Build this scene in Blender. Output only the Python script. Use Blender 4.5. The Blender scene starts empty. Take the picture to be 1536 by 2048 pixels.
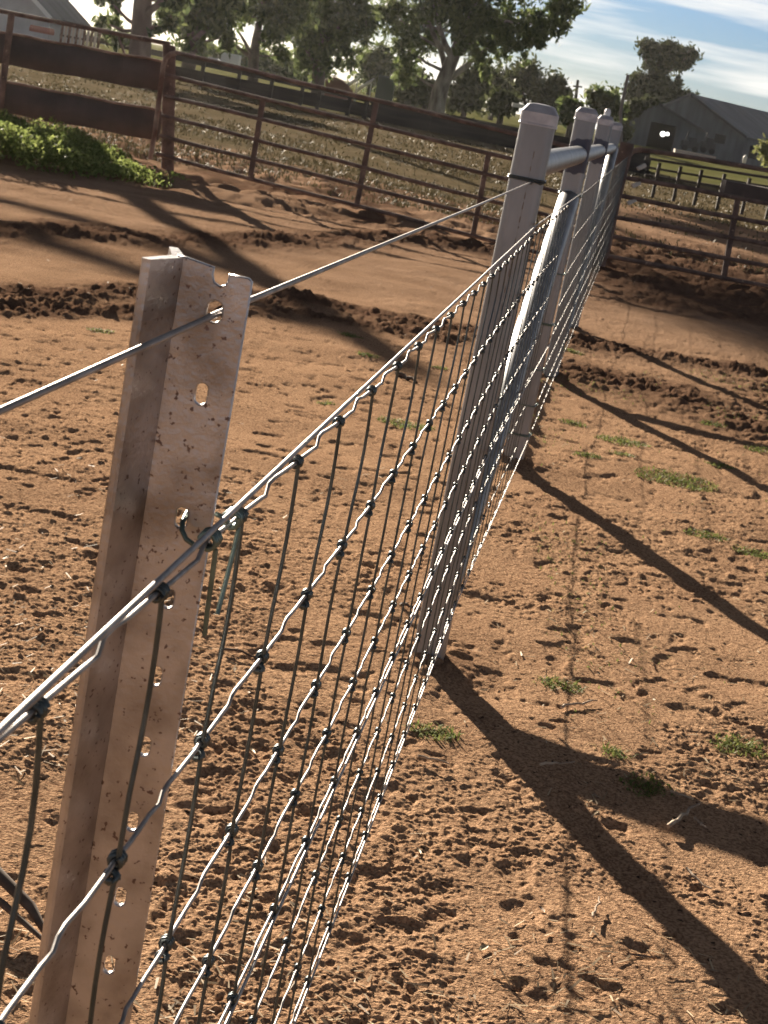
import bpy, bmesh, math, random
import numpy as np
from mathutils import Vector, Matrix
random.seed(7); rng = np.random.default_rng(7)
sc = bpy.context.scene
col = sc.collection
rad = math.radians; V = Vector

# ------------------------------------------------------------------ camera, world, sun, exposure
F_PX, ROLL, PITCH, CAM_H = 3200.0, rad(11.0), rad(14.6), 1.2
cR, sR, cP, sP = math.cos(ROLL), math.sin(ROLL), math.cos(PITCH), math.sin(PITCH)
fwd = Vector((0, cP, -sP)); upv = Vector((0, sP, cP)); rgt = Vector((1, 0, 0))
ix = rgt*cR + upv*sR; iy = -rgt*sR + upv*cR
cam_d = bpy.data.cameras.new('camera'); cam = bpy.data.objects.new('camera', cam_d); col.objects.link(cam)
m = Matrix((ix, iy, -fwd)).transposed().to_4x4(); m.translation = (0, 0, CAM_H); cam.matrix_world = m
cam_d.sensor_fit = 'VERTICAL'; cam_d.sensor_height = 36.0; cam_d.sensor_width = 27.0
cam_d.lens = F_PX/2048*36; cam_d.clip_start = 0.02; cam_d.clip_end = 6000
cam_d.dof.use_dof = True; cam_d.dof.focus_distance = 1.35; cam_d.dof.aperture_fstop = cam_d.lens/1.3
sc.camera = cam

SUN_AZ, SUN_EL = rad(-23.2), rad(15.5)
sun_dir = Vector((math.sin(SUN_AZ)*math.cos(SUN_EL), math.cos(SUN_AZ)*math.cos(SUN_EL), math.sin(SUN_EL)))
sd = bpy.data.lights.new('sun', 'SUN'); sd.energy = 5.0; sd.angle = rad(0.53); sd.color = (1.0, 0.865, 0.69)
so = bpy.data.objects.new('sun', sd); col.objects.link(so)
so.rotation_euler = (-sun_dir).to_track_quat('-Z', 'Y').to_euler()

w = bpy.data.worlds.new('World'); sc.world = w; w.use_nodes = True
nt = w.node_tree; N = nt.nodes; L = nt.links
for n in list(N): N.remove(n)
wo = N.new('ShaderNodeOutputWorld'); bg = N.new('ShaderNodeBackground'); bg.inputs[1].default_value = 0.05
sky = N.new('ShaderNodeTexSky'); sky.sky_type = 'NISHITA'; sky.sun_disc = False
sky.sun_elevation = SUN_EL; sky.sun_rotation = SUN_AZ; sky.air_density = 1.2; sky.dust_density = 0.2; sky.ozone_density = 4.0
tc = N.new('ShaderNodeTexCoord')
mp = N.new('ShaderNodeMapping'); mp.inputs['Scale'].default_value = (3.6, 3.6, 46.0); mp.inputs['Rotation'].default_value = (0, rad(2), 0)
mp.inputs['Location'].default_value = (1.3, 0.4, 0.35)
nz = N.new('ShaderNodeTexNoise'); nz.inputs['Scale'].default_value = 1.0; nz.inputs['Detail'].default_value = 7; nz.inputs['Roughness'].default_value = 0.52
rp = N.new('ShaderNodeValToRGB'); rp.color_ramp.elements[0].position = 0.45; rp.color_ramp.elements[1].position = 0.60
mx = N.new('ShaderNodeMix'); mx.data_type = 'RGBA'; mx.inputs['B'].default_value = (6.4, 6.3, 6.0, 1)
L.new(tc.outputs['Generated'], mp.inputs['Vector']); L.new(mp.outputs[0], nz.inputs['Vector']); L.new(nz.outputs[0], rp.inputs[0])
L.new(rp.outputs[0], mx.inputs['Factor']); tn = N.new('ShaderNodeMix'); tn.data_type = 'RGBA'; tn.blend_type = 'MULTIPLY'; tn.inputs['Factor'].default_value = 1.0; tn.inputs['B'].default_value = (0.33, 0.42, 0.66, 1)
L.new(sky.outputs[0], tn.inputs['A']); 
sx = N.new('ShaderNodeSeparateXYZ'); L.new(tc.outputs['Generated'], sx.inputs[0])
gr = N.new('ShaderNodeMapRange'); gr.interpolation_type = 'SMOOTHSTEP'; gr.inputs[1].default_value = 0.10; gr.inputs[2].default_value = 0.34; gr.inputs[3].default_value = 1.0; gr.inputs[4].default_value = 0.24
L.new(sx.outputs[2], gr.inputs[0])
dm = N.new('ShaderNodeVectorMath'); dm.operation = 'SCALE'; L.new(mx.outputs['Result'], dm.inputs[0]); L.new(gr.outputs[0], dm.inputs['Scale'])
L.new(tn.outputs['Result'], mx.inputs['A']); L.new(dm.outputs[0], bg.inputs[0]); L.new(bg.outputs[0], wo.inputs[0])
vs = sc.view_settings; vs.view_transform = 'Standard'; vs.look = 'None'; vs.gamma = 1.0; vs.exposure = 1.72; vs.use_curve_mapping = False
sc.cycles.max_bounces = 6; sc.cycles.transparent_max_bounces = 6; sc.cycles.use_denoising = True

# ------------------------------------------------------------------ helpers
def ray(px, py):
    a, b = px-768, py-1024
    u = a*cR+b*sR; v = -a*sR+b*cR; q = -v/F_PX
    return Vector((u/F_PX, cP+q*sP, -sP+q*cP))
def at(px, py, Y):                      # the point at distance Y that the photo shows at a pixel
    r = ray(px, py); return r*(Y/r.y)+Vector((0, 0, CAM_H))
def gat(px, py, z=0.0):                 # the ground point that the photo shows at a pixel
    r = ray(px, py); t = (z-CAM_H)/r.z; return r*t+Vector((0, 0, CAM_H))

def tag(o, label=None, cat=None, group=None, kind=None):
    if label: o['label'] = label
    if cat: o['category'] = cat
    if group: o['group'] = group
    if kind: o['kind'] = kind
    return o
def empty(name, loc, label, cat, group=None):
    o = bpy.data.objects.new(name, None); o.empty_display_size = 0.1; col.objects.link(o); o.location = loc
    bpy.context.view_layer.update()
    return tag(o, label, cat, group)

class MB:
    def __init__(s): s.v = []; s.f = []; s.sm = []
    def add(s, vs, fs, smooth=False):
        o = len(s.v); s.v += [tuple(x) for x in vs]; s.f += [tuple(i+o for i in f) for f in fs]; s.sm += [smooth]*len(fs); return s
    def box(s, c, size, rot=None):
        hx, hy, hz = [x/2 for x in size]
        vs = [Vector((x, y, z)) for x in (-hx, hx) for y in (-hy, hy) for z in (-hz, hz)]
        if rot is not None: vs = [rot @ v for v in vs]
        c = Vector(c)
        return s.add([v+c for v in vs], [(0, 1, 3, 2), (4, 6, 7, 5), (0, 4, 5, 1), (2, 3, 7, 6), (0, 2, 6, 4), (1, 5, 7, 3)])
    def bar(s, a, b, wd, th, side=Vector((0, 0, 1))):      # box from a to b, wd along the 'side' vector, th across
        a, b = Vector(a), Vector(b); d = (b-a).normalized(); u = (side-d*side.dot(d)).normalized(); t = d.cross(u)
        vs = [p+u*i*wd/2+t*j*th/2 for p in (a, b) for i, j in ((-1, -1), (1, -1), (1, 1), (-1, 1))]
        return s.add(vs, [(3, 2, 1, 0), (4, 5, 6, 7)]+[(i, (i+1) % 4, 4+(i+1) % 4, 4+i) for i in range(4)])
    def tube(s, pts, r, n=8, caps=True):
        pts = [Vector(p) for p in pts]; k = len(pts)
        rr = r if isinstance(r, (list, tuple)) else [r]*k
        T = []
        for i in range(k):
            a = pts[max(i-1, 0)]; b = pts[min(i+1, k-1)]
            T.append((b-a).normalized() if (b-a).length > 1e-9 else Vector((0, 0, 1)))
        ref = Vector((0, 0, 1)) if abs(T[0].z) < 0.9 else Vector((1, 0, 0))
        u = (ref-T[0]*ref.dot(T[0])).normalized(); vs = []
        for i in range(k):
            u = u-T[i]*u.dot(T[i])
            if u.length < 1e-6: u = T[i].orthogonal()
            u.normalize(); w_ = T[i].cross(u)
            for j in range(n):
                a = 2*math.pi*j/n; vs.append(pts[i]+(u*math.cos(a)+w_*math.sin(a))*rr[i])
        fs = [(i*n+j, i*n+(j+1) % n, (i+1)*n+(j+1) % n, (i+1)*n+j) for i in range(k-1) for j in range(n)]
        s.add(vs, fs, True)
        if caps: s.add(vs[:n], [tuple(reversed(range(n)))]); s.add(vs[-n:], [tuple(range(n))])
        return s
    def prism(s, poly, a, b):            # closed 2D polygon given as 3D points, swept by vector b-a
        d = Vector(b)-Vector(a); n = len(poly); p0 = [Vector(p) for p in poly]; p1 = [p+d for p in p0]
        return s.add(p0+p1, [tuple(reversed(range(n))), tuple(range(n, 2*n))]+[(i, (i+1) % n, n+(i+1) % n, n+i) for i in range(n)])
    def loft(s, rings, smooth=False, caps=True):
        n = len(rings[0]); vs = [p for r in rings for p in r]
        fs = [(i*n+j, i*n+(j+1) % n, (i+1)*n+(j+1) % n, (i+1)*n+j) for i in range(len(rings)-1) for j in range(n)]
        s.add(vs, fs, smooth)
        if caps: s.add(rings[0], [tuple(reversed(range(n)))]); s.add(rings[-1], [tuple(range(n))])
        return s
    def build(s, name, mat, parent=None):
        me = bpy.data.meshes.new(name); v = np.array(s.v, dtype=np.float64)
        if parent is not None:
            v = v-np.array(parent.matrix_world.translation) if parent.type == 'EMPTY' else v-np.array(parent['org'])
        me.from_pydata(v.tolist(), [], s.f); me.polygons.foreach_set('use_smooth', s.sm); me.materials.append(mat); me.update()
        o = bpy.data.objects.new(name, me); col.objects.link(o)
        if parent is not None:
            o.parent = parent
            o['org'] = list(parent.matrix_world.translation) if parent.type == 'EMPTY' else list(parent['org'])
        else: o['org'] = [0.0, 0.0, 0.0]
        return o

def mat(name, base, rough=0.8, metal=0.0, var=0.0, scale=8.0, c2=None, bump=0.0, bscale=60.0, spots=None, coords='Object', stretch=None, detail=5, spec=0.5, lo=0.38, hi=0.66):
    M = bpy.data.materials.new(name); M.use_nodes = True; t = M.node_tree; B = t.nodes['Principled BSDF']
    B.inputs['Roughness'].default_value = rough; B.inputs['Metallic'].default_value = metal; B.inputs['Specular IOR Level'].default_value = spec
    t_c = t.nodes.new('ShaderNodeTexCoord'); v = t_c.outputs[coords]
    if stretch:
        mpn = t.nodes.new('ShaderNodeMapping'); mpn.inputs['Scale'].default_value = stretch; t.links.new(v, mpn.inputs['Vector']); v = mpn.outputs[0]
    n1 = t.nodes.new('ShaderNodeTexNoise'); n1.inputs['Scale'].default_value = scale; n1.inputs['Detail'].default_value = detail; t.links.new(v, n1.inputs['Vector'])
    r = t.nodes.new('ShaderNodeValToRGB'); r.color_ramp.elements[0].position = lo; r.color_ramp.elements[1].position = hi
    c2 = c2 or tuple(x*(1-var) for x in base)
    r.color_ramp.elements[0].color = (*c2, 1); r.color_ramp.elements[1].color = (*base, 1)
    t.links.new(n1.outputs[0], r.inputs[0]); out = r.outputs[0]
    if spots:                               # (colour, scale, threshold)
        n2 = t.nodes.new('ShaderNodeTexNoise'); n2.inputs['Scale'].default_value = spots[1]; n2.inputs['Detail'].default_value = 2; t.links.new(v, n2.inputs['Vector'])
        r2 = t.nodes.new('ShaderNodeValToRGB'); r2.color_ramp.elements[0].position = spots[2]; r2.color_ramp.elements[1].position = spots[2]+0.05
        t.links.new(n2.outputs[0], r2.inputs[0])
        x = t.nodes.new('ShaderNodeMix'); x.data_type = 'RGBA'; x.inputs['B'].default_value = (*spots[0], 1)
        t.links.new(r2.outputs[0], x.inputs['Factor']); t.links.new(out, x.inputs['A']); out = x.outputs['Result']
    t.links.new(out, B.inputs['Base Color'])
    if bump:
        n3 = t.nodes.new('ShaderNodeTexNoise'); n3.inputs['Scale'].default_value = bscale; n3.inputs['Detail'].default_value = 4; t.links.new(v, n3.inputs['Vector'])
        b = t.nodes.new('ShaderNodeBump'); b.inputs['Strength'].default_value = bump; b.inputs['Distance'].default_value = 0.01
        t.links.new(n3.outputs[0], b.inputs['Height']); t.links.new(b.outputs[0], B.inputs['Normal'])
    return M

def leaf_mat(name, c1, c2, trans=0.35, spec=0.12):
    M = bpy.data.materials.new(name); M.use_nodes = True; t = M.node_tree; B = t.nodes['Principled BSDF']; out = t.nodes['Material Output']
    g = t.nodes.new('ShaderNodeNewGeometry'); r = t.nodes.new('ShaderNodeValToRGB')
    r.color_ramp.elements[0].color = (*c1, 1); r.color_ramp.elements[1].color = (*c2, 1)
    t.links.new(g.outputs['Random Per Island'], r.inputs[0]); t.links.new(r.outputs[0], B.inputs['Base Color'])
    B.inputs['Roughness'].default_value = 0.6; B.inputs['Specular IOR Level'].default_value = spec
    tr = t.nodes.new('ShaderNodeBsdfTranslucent'); t.links.new(r.outputs[0], tr.inputs[0])
    ms = t.nodes.new('ShaderNodeMixShader'); ms.inputs[0].default_value = trans
    t.links.new(B.outputs[0], ms.inputs[1]); t.links.new(tr.outputs[0], ms.inputs[2]); t.links.new(ms.outputs[0], out.inputs[0])
    return M

GAL = mat('galvanised_steel', (0.31, 0.32, 0.34), 0.47, 0.8, c2=(0.21, 0.22, 0.235), scale=14, bump=0.03, bscale=120, stretch=(1, 1, 0.25))
CAP = mat('cap_steel', (0.50, 0.50, 0.53), 0.5, 0.6, c2=(0.36, 0.36, 0.40), scale=40, bump=0.05, bscale=200)
WIRE = mat('galvanised_wire', (0.43, 0.415, 0.41), 0.56, 0.75, c2=(0.27, 0.26, 0.255), scale=60)
STAY = mat('stay_wire_metal', (0.10, 0.12, 0.125), 0.40, 0.75, c2=(0.06, 0.075, 0.08), scale=60)
TIE = mat('tie_wire_metal', (0.16, 0.22, 0.20), 0.36, 0.7, c2=(0.10, 0.14, 0.13), scale=60)
PICK = mat('picket_steel', (0.50, 0.475, 0.48), 0.34, 0.93, c2=(0.29, 0.262, 0.25), scale=26, detail=8, lo=0.36, hi=0.58, bump=0.10, bscale=330, spots=((0.15, 0.11, 0.105), 300.0, 0.65))
RUST = mat('rusty_steel', (0.21, 0.135, 0.105), 0.85, 0.1, c2=(0.10, 0.066, 0.055), scale=9, bump=0.2, bscale=80, spots=((0.30, 0.20, 0.15), 26.0, 0.66))
RUSTP = mat('pale_rusty_pipe', (0.34, 0.24, 0.19), 0.8, 0.15, c2=(0.16, 0.085, 0.06), scale=7, bump=0.15, bscale=80)
BELT = mat('belt_rubber', (0.105, 0.08, 0.072), 0.9, 0.0, c2=(0.07, 0.056, 0.052), scale=3, bump=0.1, bscale=30)
DARKW = mat('dark_weathered_wood', (0.075, 0.06, 0.048), 0.9, 0.0, c2=(0.04, 0.032, 0.027), scale=2, stretch=(0.3, 1, 3))

def painted_shade_mat(name, centre, r):              # galvanised steel, shade painted as a dark patch round a joint
    M = GAL.copy(); M.name = name; t = M.node_tree; B = t.nodes['Principled BSDF']
    src = B.inputs['Base Color'].links[0].from_socket
    g = t.nodes.new('ShaderNodeNewGeometry')
    d = t.nodes.new('ShaderNodeVectorMath'); d.operation = 'DISTANCE'; d.inputs[1].default_value = centre; t.links.new(g.outputs['Position'], d.inputs[0])
    nn = t.nodes.new('ShaderNodeTexNoise'); nn.inputs['Scale'].default_value = 16; t.links.new(g.outputs['Position'], nn.inputs['Vector'])
    a = t.nodes.new('ShaderNodeMath'); a.operation = 'MULTIPLY_ADD'; a.inputs[1].default_value = r*1.1; t.links.new(nn.outputs[0], a.inputs[0]); t.links.new(d.outputs['Value'], a.inputs[2])
    lt = t.nodes.new('ShaderNodeMath'); lt.operation = 'LESS_THAN'; lt.inputs[1].default_value = r*1.55; t.links.new(a.outputs[0], lt.inputs[0])
    x = t.nodes.new('ShaderNodeMix'); x.data_type = 'RGBA'; x.inputs['B'].default_value = (0.055, 0.06, 0.09, 1)
    t.links.new(lt.outputs[0], x.inputs['Factor']); t.links.new(src, x.inputs['A']); t.links.new(x.outputs['Result'], B.inputs['Base Color'])
    iv = t.nodes.new('ShaderNodeMath'); iv.operation = 'MULTIPLY_ADD'; iv.inputs[1].default_value = -0.7; iv.inputs[2].default_value = 0.85
    t.links.new(lt.outputs[0], iv.inputs[0]); t.links.new(iv.outputs[0], B.inputs['Metallic'])
    return M

# ------------------------------------------------------------------ noise (numpy)
def _h(ix_, iy_, seed):
    n = (ix_.astype(np.int64)*374761393+iy_.astype(np.int64)*668265263+seed*1274126177) & 0xffffffff
    n = ((n ^ (n >> 13))*1274126177) & 0xffffffff
    return ((n ^ (n >> 16)) & 0xffff)/65535.0
def vnoise(x, y, seed=0):
    xi = np.floor(x); yi = np.floor(y); fx = x-xi; fy = y-yi
    fx = fx*fx*(3-2*fx); fy = fy*fy*(3-2*fy)
    a = _h(xi, yi, seed); b = _h(xi+1, yi, seed); c = _h(xi, yi+1, seed); d = _h(xi+1, yi+1, seed)
    return (a+(b-a)*fx)*(1-fy)+(c+(d-c)*fx)*fy
def fbm(x, y, oct_=4, seed=0, gain=0.5):
    s = 0; a = 1; t = 0
    for i in range(oct_):
        s = s+a*vnoise(x*2**i+17.3*i, y*2**i-9.1*i, seed+i*7); t += a; a *= gain
    return s/t
def clods(x, y, cell, seed, dens=0.5, rmin=0.25, rmax=0.6):  # rounded lumps scattered one per cell
    gx = x/cell; gy = y/cell; xi = np.floor(gx); yi = np.floor(gy); out = np.zeros_like(x)
    for dx in (-1, 0, 1):
        for dy in (-1, 0, 1):
            cx = xi+dx; cy = yi+dy
            px = cx+_h(cx, cy, seed); py = cy+_h(cx, cy, seed+1); r = rmin+(rmax-rmin)*_h(cx, cy, seed+2)
            on = _h(cx, cy, seed+3) < dens; asp = 0.7+0.6*_h(cx, cy, seed+4)
            d2 = ((gx-px)*asp)**2+((gy-py)/asp)**2
            h = np.where(on, np.sqrt(np.clip(1-d2/(r*r), 0, None))*r, 0)
            out = np.maximum(out, h)
    return out*cell
def sstep(e0, e1, x):
    t = np.clip((x-e0)/(e1-e0), 0, 1); return t*t*(3-2*t)
def segdist(x, y, pts):
    d = np.full(x.shape, 1e9)
    for (x0, y0), (x1, y1) in zip(pts[:-1], pts[1:]):
        ex, ey = x1-x0, y1-y0; t = np.clip(((x-x0)*ex+(y-y0)*ey)/(ex*ex+ey*ey), 0, 1)
        d = np.minimum(d, np.hypot(x-x0-t*ex, y-y0-t*ey))
    return d

# ------------------------------------------------------------------ the fence line: s runs along it, off to its right (camera) side
FA = rad(5.8); FO = Vector((0.1935, 3.3601, 0.0)); FD = Vector((math.sin(FA), math.cos(FA), 0)); FN = Vector((math.cos(FA), -math.sin(FA), 0))
def fp(s, z, off=0.0): return FO+FD*s+FN*(off+max(0.0, s)*0.0160)+Vector((0, 0, z))   # the line bends a little to the right at the nearest post
RIDGE_A = [(-4.2, 8.2), (-2.5, 9.1), (-1.6, 10.5), (-0.9, 12.4), (-0.2, 14.0), (1.0, 14.6), (2.6, 13.9), (6, 13)]
RIDGE_B = [(-5, 5.4), (-1.95, 7.0), (-1.4, 7.9), (-0.65, 8.75), (0.25, 8.8), (1.15, 9.3), (2.1, 9.3), (4, 8.9)]
RIDGE_C = [(0.75, 8.1), (1.25, 7.9), (1.7, 7.2), (2.6, 6.6)]
RIDGE_D = [(-5, 5.0), (-2.0, 6.55), (-1.3, 7.3), (-0.7, 8.2), (0.1, 8.3)]

def terrain(x, y):
    far = sstep(60, 140, y)*0.6
    near = 1-sstep(25, 60, y)
    z = (fbm(x*0.5, y*0.5, 3, 1)-0.5)*0.05+(fbm(x*2.6, y*2.6, 3, 5)-0.5)*0.025
    patch = sstep(0.40, 0.58, fbm(x*2.2+3, y*2.2, 3, 11))               # 1 where the surface is broken up, 0 where it is smooth
    rough = 0.23+0.42*patch
    track = np.exp(-(segdist(x, y, [(-5, 7.0), (-1.9, 8.2), (-1.1, 9.6), (-0.2, 11.2), (1, 11.5), (3, 11.2)])/0.9)**2)  # compacted wheel track
    rough = rough*(1-0.45*track)
    wx2 = x+(fbm(x*22, y*22, 2, 77)-0.5)*0.06; wy2 = y+(fbm(x*22+5, y*22, 2, 78)-0.5)*0.06
    wx = x+(fbm(x*60, y*60, 2, 23)-0.5)*0.016; wy = y+(fbm(x*60+9, y*60, 2, 27)-0.5)*0.016
    z += rough*(clods(wx, wy, 0.009, 41, 0.55)*0.75+clods(wx, wy, 0.019, 45, 0.22, 0.2, 0.45)*0.6+(fbm(x*75, y*75, 2, 31)-0.5)*0.008)
    z += clods(wx, wy, 0.05, 48, 0.10, 0.15, 0.32)*0.5*(0.25+0.75*patch)
    z += (0.25+0.75*patch)*(fbm(x*13, y*13, 3, 61)-0.5)*0.006
    z -= 0.006*sstep(0.58, 0.74, fbm(x*15+2, y*15, 3, 65))*(1-track)
    z -= clods(wx2, wy2, 0.15, 63, 0.20, 0.05, 0.15)*0.35*(1-track)
    mud = np.zeros_like(x); wx2 = x+(fbm(x*22, y*22, 2, 77)-0.5)*0.06; wy2 = y+(fbm(x*22+5, y*22, 2, 78)-0.5)*0.06
    for R_, wd, hh in ((RIDGE_A, 0.30, 0.045), (RIDGE_B, 0.22, 0.040), (RIDGE_C, 0.34, 0.035), (RIDGE_D, 0.12, 0.02)):
        d = segdist(x, y, R_)+(fbm(x*1.3, y*1.3, 3, 71)-0.5)*0.35
        k = np.exp(-(d/wd)**2); mud = np.maximum(mud, np.exp(-(d/(wd*1.25))**2))
        z += k*hh*(0.15+0.85*sstep(0.35, 0.7, fbm(x*3.4, y*3.4, 2, 75)))+k*(clods(wx2, wy2, 0.060, 81, 0.5)*0.6+clods(wx2, wy2, 0.035, 84, 0.7)*0.6)
    churn = sstep(0.9, 1.6, x-0.05*y)*np.exp(-((y-8.0)/1.6)**2)           # trampled soft soil right of the fence
    z += churn*(clods(wx2, wy2, 0.10, 91, 0.6)*0.45+clods(wx2, wy2, 0.045, 94, 0.6)*0.5)
    yard = sstep(13.5, 15.0, y)*(1-sstep(19, 23, y))                       # hoof-pugged ground round the gates
    z += yard*((fbm(x*2.1, y*2.1, 4, 101)-0.5)*0.16+clods(x, y, 0.3, 104, 0.5)*0.25)
    mud = np.maximum(mud, churn*0.8); mud = np.maximum(mud, yard*0.8*sstep(0.45, 0.62, fbm(x*1.1, y*0.8, 3, 111)))
    corner = sstep(0.7, 1.5, x+(fbm(x*1.7, y*1.7, 3, 151)-0.5)*0.9)*sstep(11.0, 12.6, y+(fbm(x*1.2+4, y*1.2, 3, 153)-0.5)*2.0)*(1-sstep(19, 23, y))   # churned corner before the right gate, darkened for its mud and its shade
    mud = np.maximum(mud, corner*0.9); z += corner*(clods(wx2, wy2, 0.11, 155, 0.5)*0.4+(fbm(x*3, y*3, 3, 157)-0.5)*0.05)  # the corner's share of the mud mask paints shade as well as mud
    # soil ridge added under the second fence span to cast a shadow strip
    s_ = (x-FO.x)*FD.x+(y-FO.y)*FD.y; o_ = (x-FO.x)*FN.x+(y-FO.y)*FN.y
    z += 0.040*(0.6+0.8*fbm(x*9, y*9, 2, 141))*np.exp(-((o_+0.02)/0.05)**2)*sstep(2.15, 2.35, s_)*(1-sstep(4.1, 4.3, s_))
    for pq in (0.055, 2.25, 4.40, 6.62):                                    # tamped soil and crumbs round the foot of each post
        pc = FO+FD*pq+FN*(-0.04+pq*0.016); dp = np.hypot(x-pc.x, y-pc.y)
        kp = np.exp(-(dp/0.12)**2); z += kp*(0.012+clods(wx2, wy2, 0.045, 95, 0.6)*0.6); mud = np.maximum(mud, kp*0.65)
    z = z*near+far+(1-near)*(fbm(x*0.25, y*0.25, 2, 121)-0.5)*0.1*(1-sstep(150, 400, y))
    grass = sstep(17.5, 24, y+(fbm(x*0.7, y*0.7, 3, 131)-0.5)*9-9*sstep(1.0, 3.5, x))
    return z, np.clip(mud, 0, 1), grass, patch
def gz(x, y):
    return float(terrain(np.array([float(x)]), np.array([float(y)]))[0][0])

def make_ground():
    inv = np.linspace(1/1.45, 1/60, 1750); ys = list(1/inv); y = 60.0
    while y < 1500: y *= 1.035; ys.append(y)
    ys = np.array([-60, -20, -8, -3, -1, 0, 0.5, 0.9, 1.2]+ys)
    t = np.concatenate([np.linspace(-0.36, 0.36, 860)]); e = np.concatenate([np.arange(0.3617, 0.62, 0.0019), [0.64, 0.68, 0.75, 0.9, 1.05, 1.2]])
    t = np.concatenate([-e[::-1], t, e])
    hw = np.maximum(np.abs(ys), 1.45); hw[:9] = 1.45
    big = np.where(np.abs(t) > 0.6, 1.0, 0.0)
    X = t[None, :]*hw[:, None]+np.sign(t)[None, :]*big[None, :]*np.array([[0.0]])
    X = X+np.sign(t)[None, :]*np.where(np.abs(t) > 0.9, (np.abs(t)-0.9)*30, 0)[None, :]
    Y = np.repeat(ys[:, None], len(t), 1)
    z, mud, grass, patch = terrain(X.ravel(), Y.ravel())
    nr, nc = X.shape
    co = np.stack([X.ravel(), Y.ravel(), z], 1)
    i = np.arange(nr-1)[:, None]*nc+np.arange(nc-1)[None, :]
    q = np.stack([i, i+1, i+nc+1, i+nc], -1).reshape(-1, 4)
    me = bpy.data.meshes.new('ground'); me.vertices.add(len(co)); me.vertices.foreach_set('co', co.ravel())
    me.loops.add(q.size); me.loops.foreach_set('vertex_index', q.ravel().astype(np.int32))
    me.polygons.add(len(q)); me.polygons.foreach_set('loop_start', np.arange(0, q.size, 4, dtype=np.int32))
    me.polygons.foreach_set('use_smooth', np.ones(len(q), dtype=bool)); me.update(); me.validate()
    ca = me.color_attributes.new('soil', 'FLOAT_COLOR', 'POINT')
    ca.data.foreach_set('color', np.stack([mud, grass, patch, np.ones_like(mud)], 1).ravel().astype(np.float32))
    M = bpy.data.materials.new('red_earth'); M.use_nodes = True; t_ = M.node_tree; B = t_.nodes['Principled BSDF']; n_ = t_.nodes.new; lk = t_.links.new
    B.inputs['Roughness'].default_value = 1.0; B.inputs['Specular IOR Level'].default_value = 0.0
    a = n_('ShaderNodeVertexColor'); a.layer_name = 'soil'; sp = n_('ShaderNodeSeparateColor'); lk(a.outputs[0], sp.inputs[0])
    tcn = n_('ShaderNodeTexCoord')
    def noise(s, d=6):
        q_ = n_('ShaderNodeTexNoise'); q_.inputs['Scale'].default_value = s; q_.inputs['Detail'].default_value = d; q_.inputs['Roughness'].default_value = 0.6; lk(tcn.outputs['Object'], q_.inputs['Vector']); return q_
    def ramp(src, p0, c0, p1, c1):
        r_ = n_('ShaderNodeValToRGB'); r_.color_ramp.elements[0].position = p0; r_.color_ramp.elements[0].color = (*c0, 1); r_.color_ramp.elements[1].position = p1; r_.color_ramp.elements[1].color = (*c1, 1); lk(src, r_.inputs[0]); return r_
    def mix(f, A, B_):
        x_ = n_('ShaderNodeMix'); x_.data_type = 'RGBA'; lk(f, x_.inputs['Factor']); lk(A, x_.inputs['A']); lk(B_, x_.inputs['B']); return x_.outputs['Result']
    earth = ramp(noise(3.0).outputs[0], 0.35, (0.29, 0.175, 0.107), 0.68, (0.45, 0.285, 0.175))
    fine = ramp(noise(150, 4).outputs[0], 0.38, (0.12, 0.066, 0.043), 0.60, (0.53, 0.34, 0.21))  # dark grain in the colour stands in for tiny shadows between crumbs
    mixf = n_('ShaderNodeMix'); mixf.data_type = 'RGBA'; mixf.inputs['Factor'].default_value = 0.6; lk(earth.outputs[0], mixf.inputs['A']); lk(fine.outputs[0], mixf.inputs['B'])
    speck_mask = ramp(noise(64, 2).outputs[0], 0.655, (0, 0, 0), 0.70, (1, 1, 1)); dark_speck = n_('ShaderNodeRGB'); dark_speck.outputs[0].default_value = (0.055, 0.036, 0.027, 1)   # small dark specks scattered over the soil
    speck = mix(speck_mask.outputs[0], mixf.outputs['Result'], dark_speck.outputs[0])
    mudc = ramp(noise(9).outputs[0], 0.35, (0.050, 0.030, 0.023), 0.7, (0.13, 0.075, 0.052))
    mf = n_('ShaderNodeMath'); mf.operation = 'MULTIPLY'; mf.inputs[1].default_value = 0.85; lk(sp.outputs[0], mf.inputs[0])
    gsep = n_('ShaderNodeSeparateXYZ'); lk(tcn.outputs['Object'], gsep.inputs[0])
    dk = n_('ShaderNodeMapRange'); dk.inputs[1].default_value = 6.5; dk.inputs[2].default_value = 11.0; dk.inputs[4].default_value = 0.62; lk(gsep.outputs[1], dk.inputs[0])
    brown_clay = ramp(noise(2.2).outputs[0], 0.35, (0.19, 0.125, 0.088), 0.7, (0.33, 0.225, 0.16))   # darker, browner clay blended in with distance
    base_ = mix(dk.outputs[0], speck, brown_clay.outputs[0])
    c = mix(mf.outputs[0], base_, mudc.outputs[0])
    gr = ramp(noise(1.1, 8).outputs[0], 0.38, (0.10, 0.08, 0.048), 0.62, (0.18, 0.135, 0.09))
    gf = ramp(noise(14, 6).outputs[0], 0.42, (0.065, 0.06, 0.034), 0.60, (0.17, 0.135, 0.088))
    gm = n_('ShaderNodeMix'); gm.data_type = 'RGBA'; gm.inputs['Factor'].default_value = 0.5; lk(gr.outputs[0], gm.inputs['A']); lk(gf.outputs[0], gm.inputs['B'])
    c = mix(sp.outputs[1], c, gm.outputs['Result'])
    # greener pasture beyond the yards
    g2 = n_('ShaderNodeSeparateXYZ'); lk(tcn.outputs['Object'], g2.inputs[0])
    mr = n_('ShaderNodeMapRange'); mr.inputs[1].default_value = 58; mr.inputs[2].default_value = 66; lk(g2.outputs[1], mr.inputs[0])
    lawn = ramp(noise(0.35, 4).outputs[0], 0.4, (0.09, 0.095, 0.036), 0.65, (0.14, 0.135, 0.06))
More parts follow.
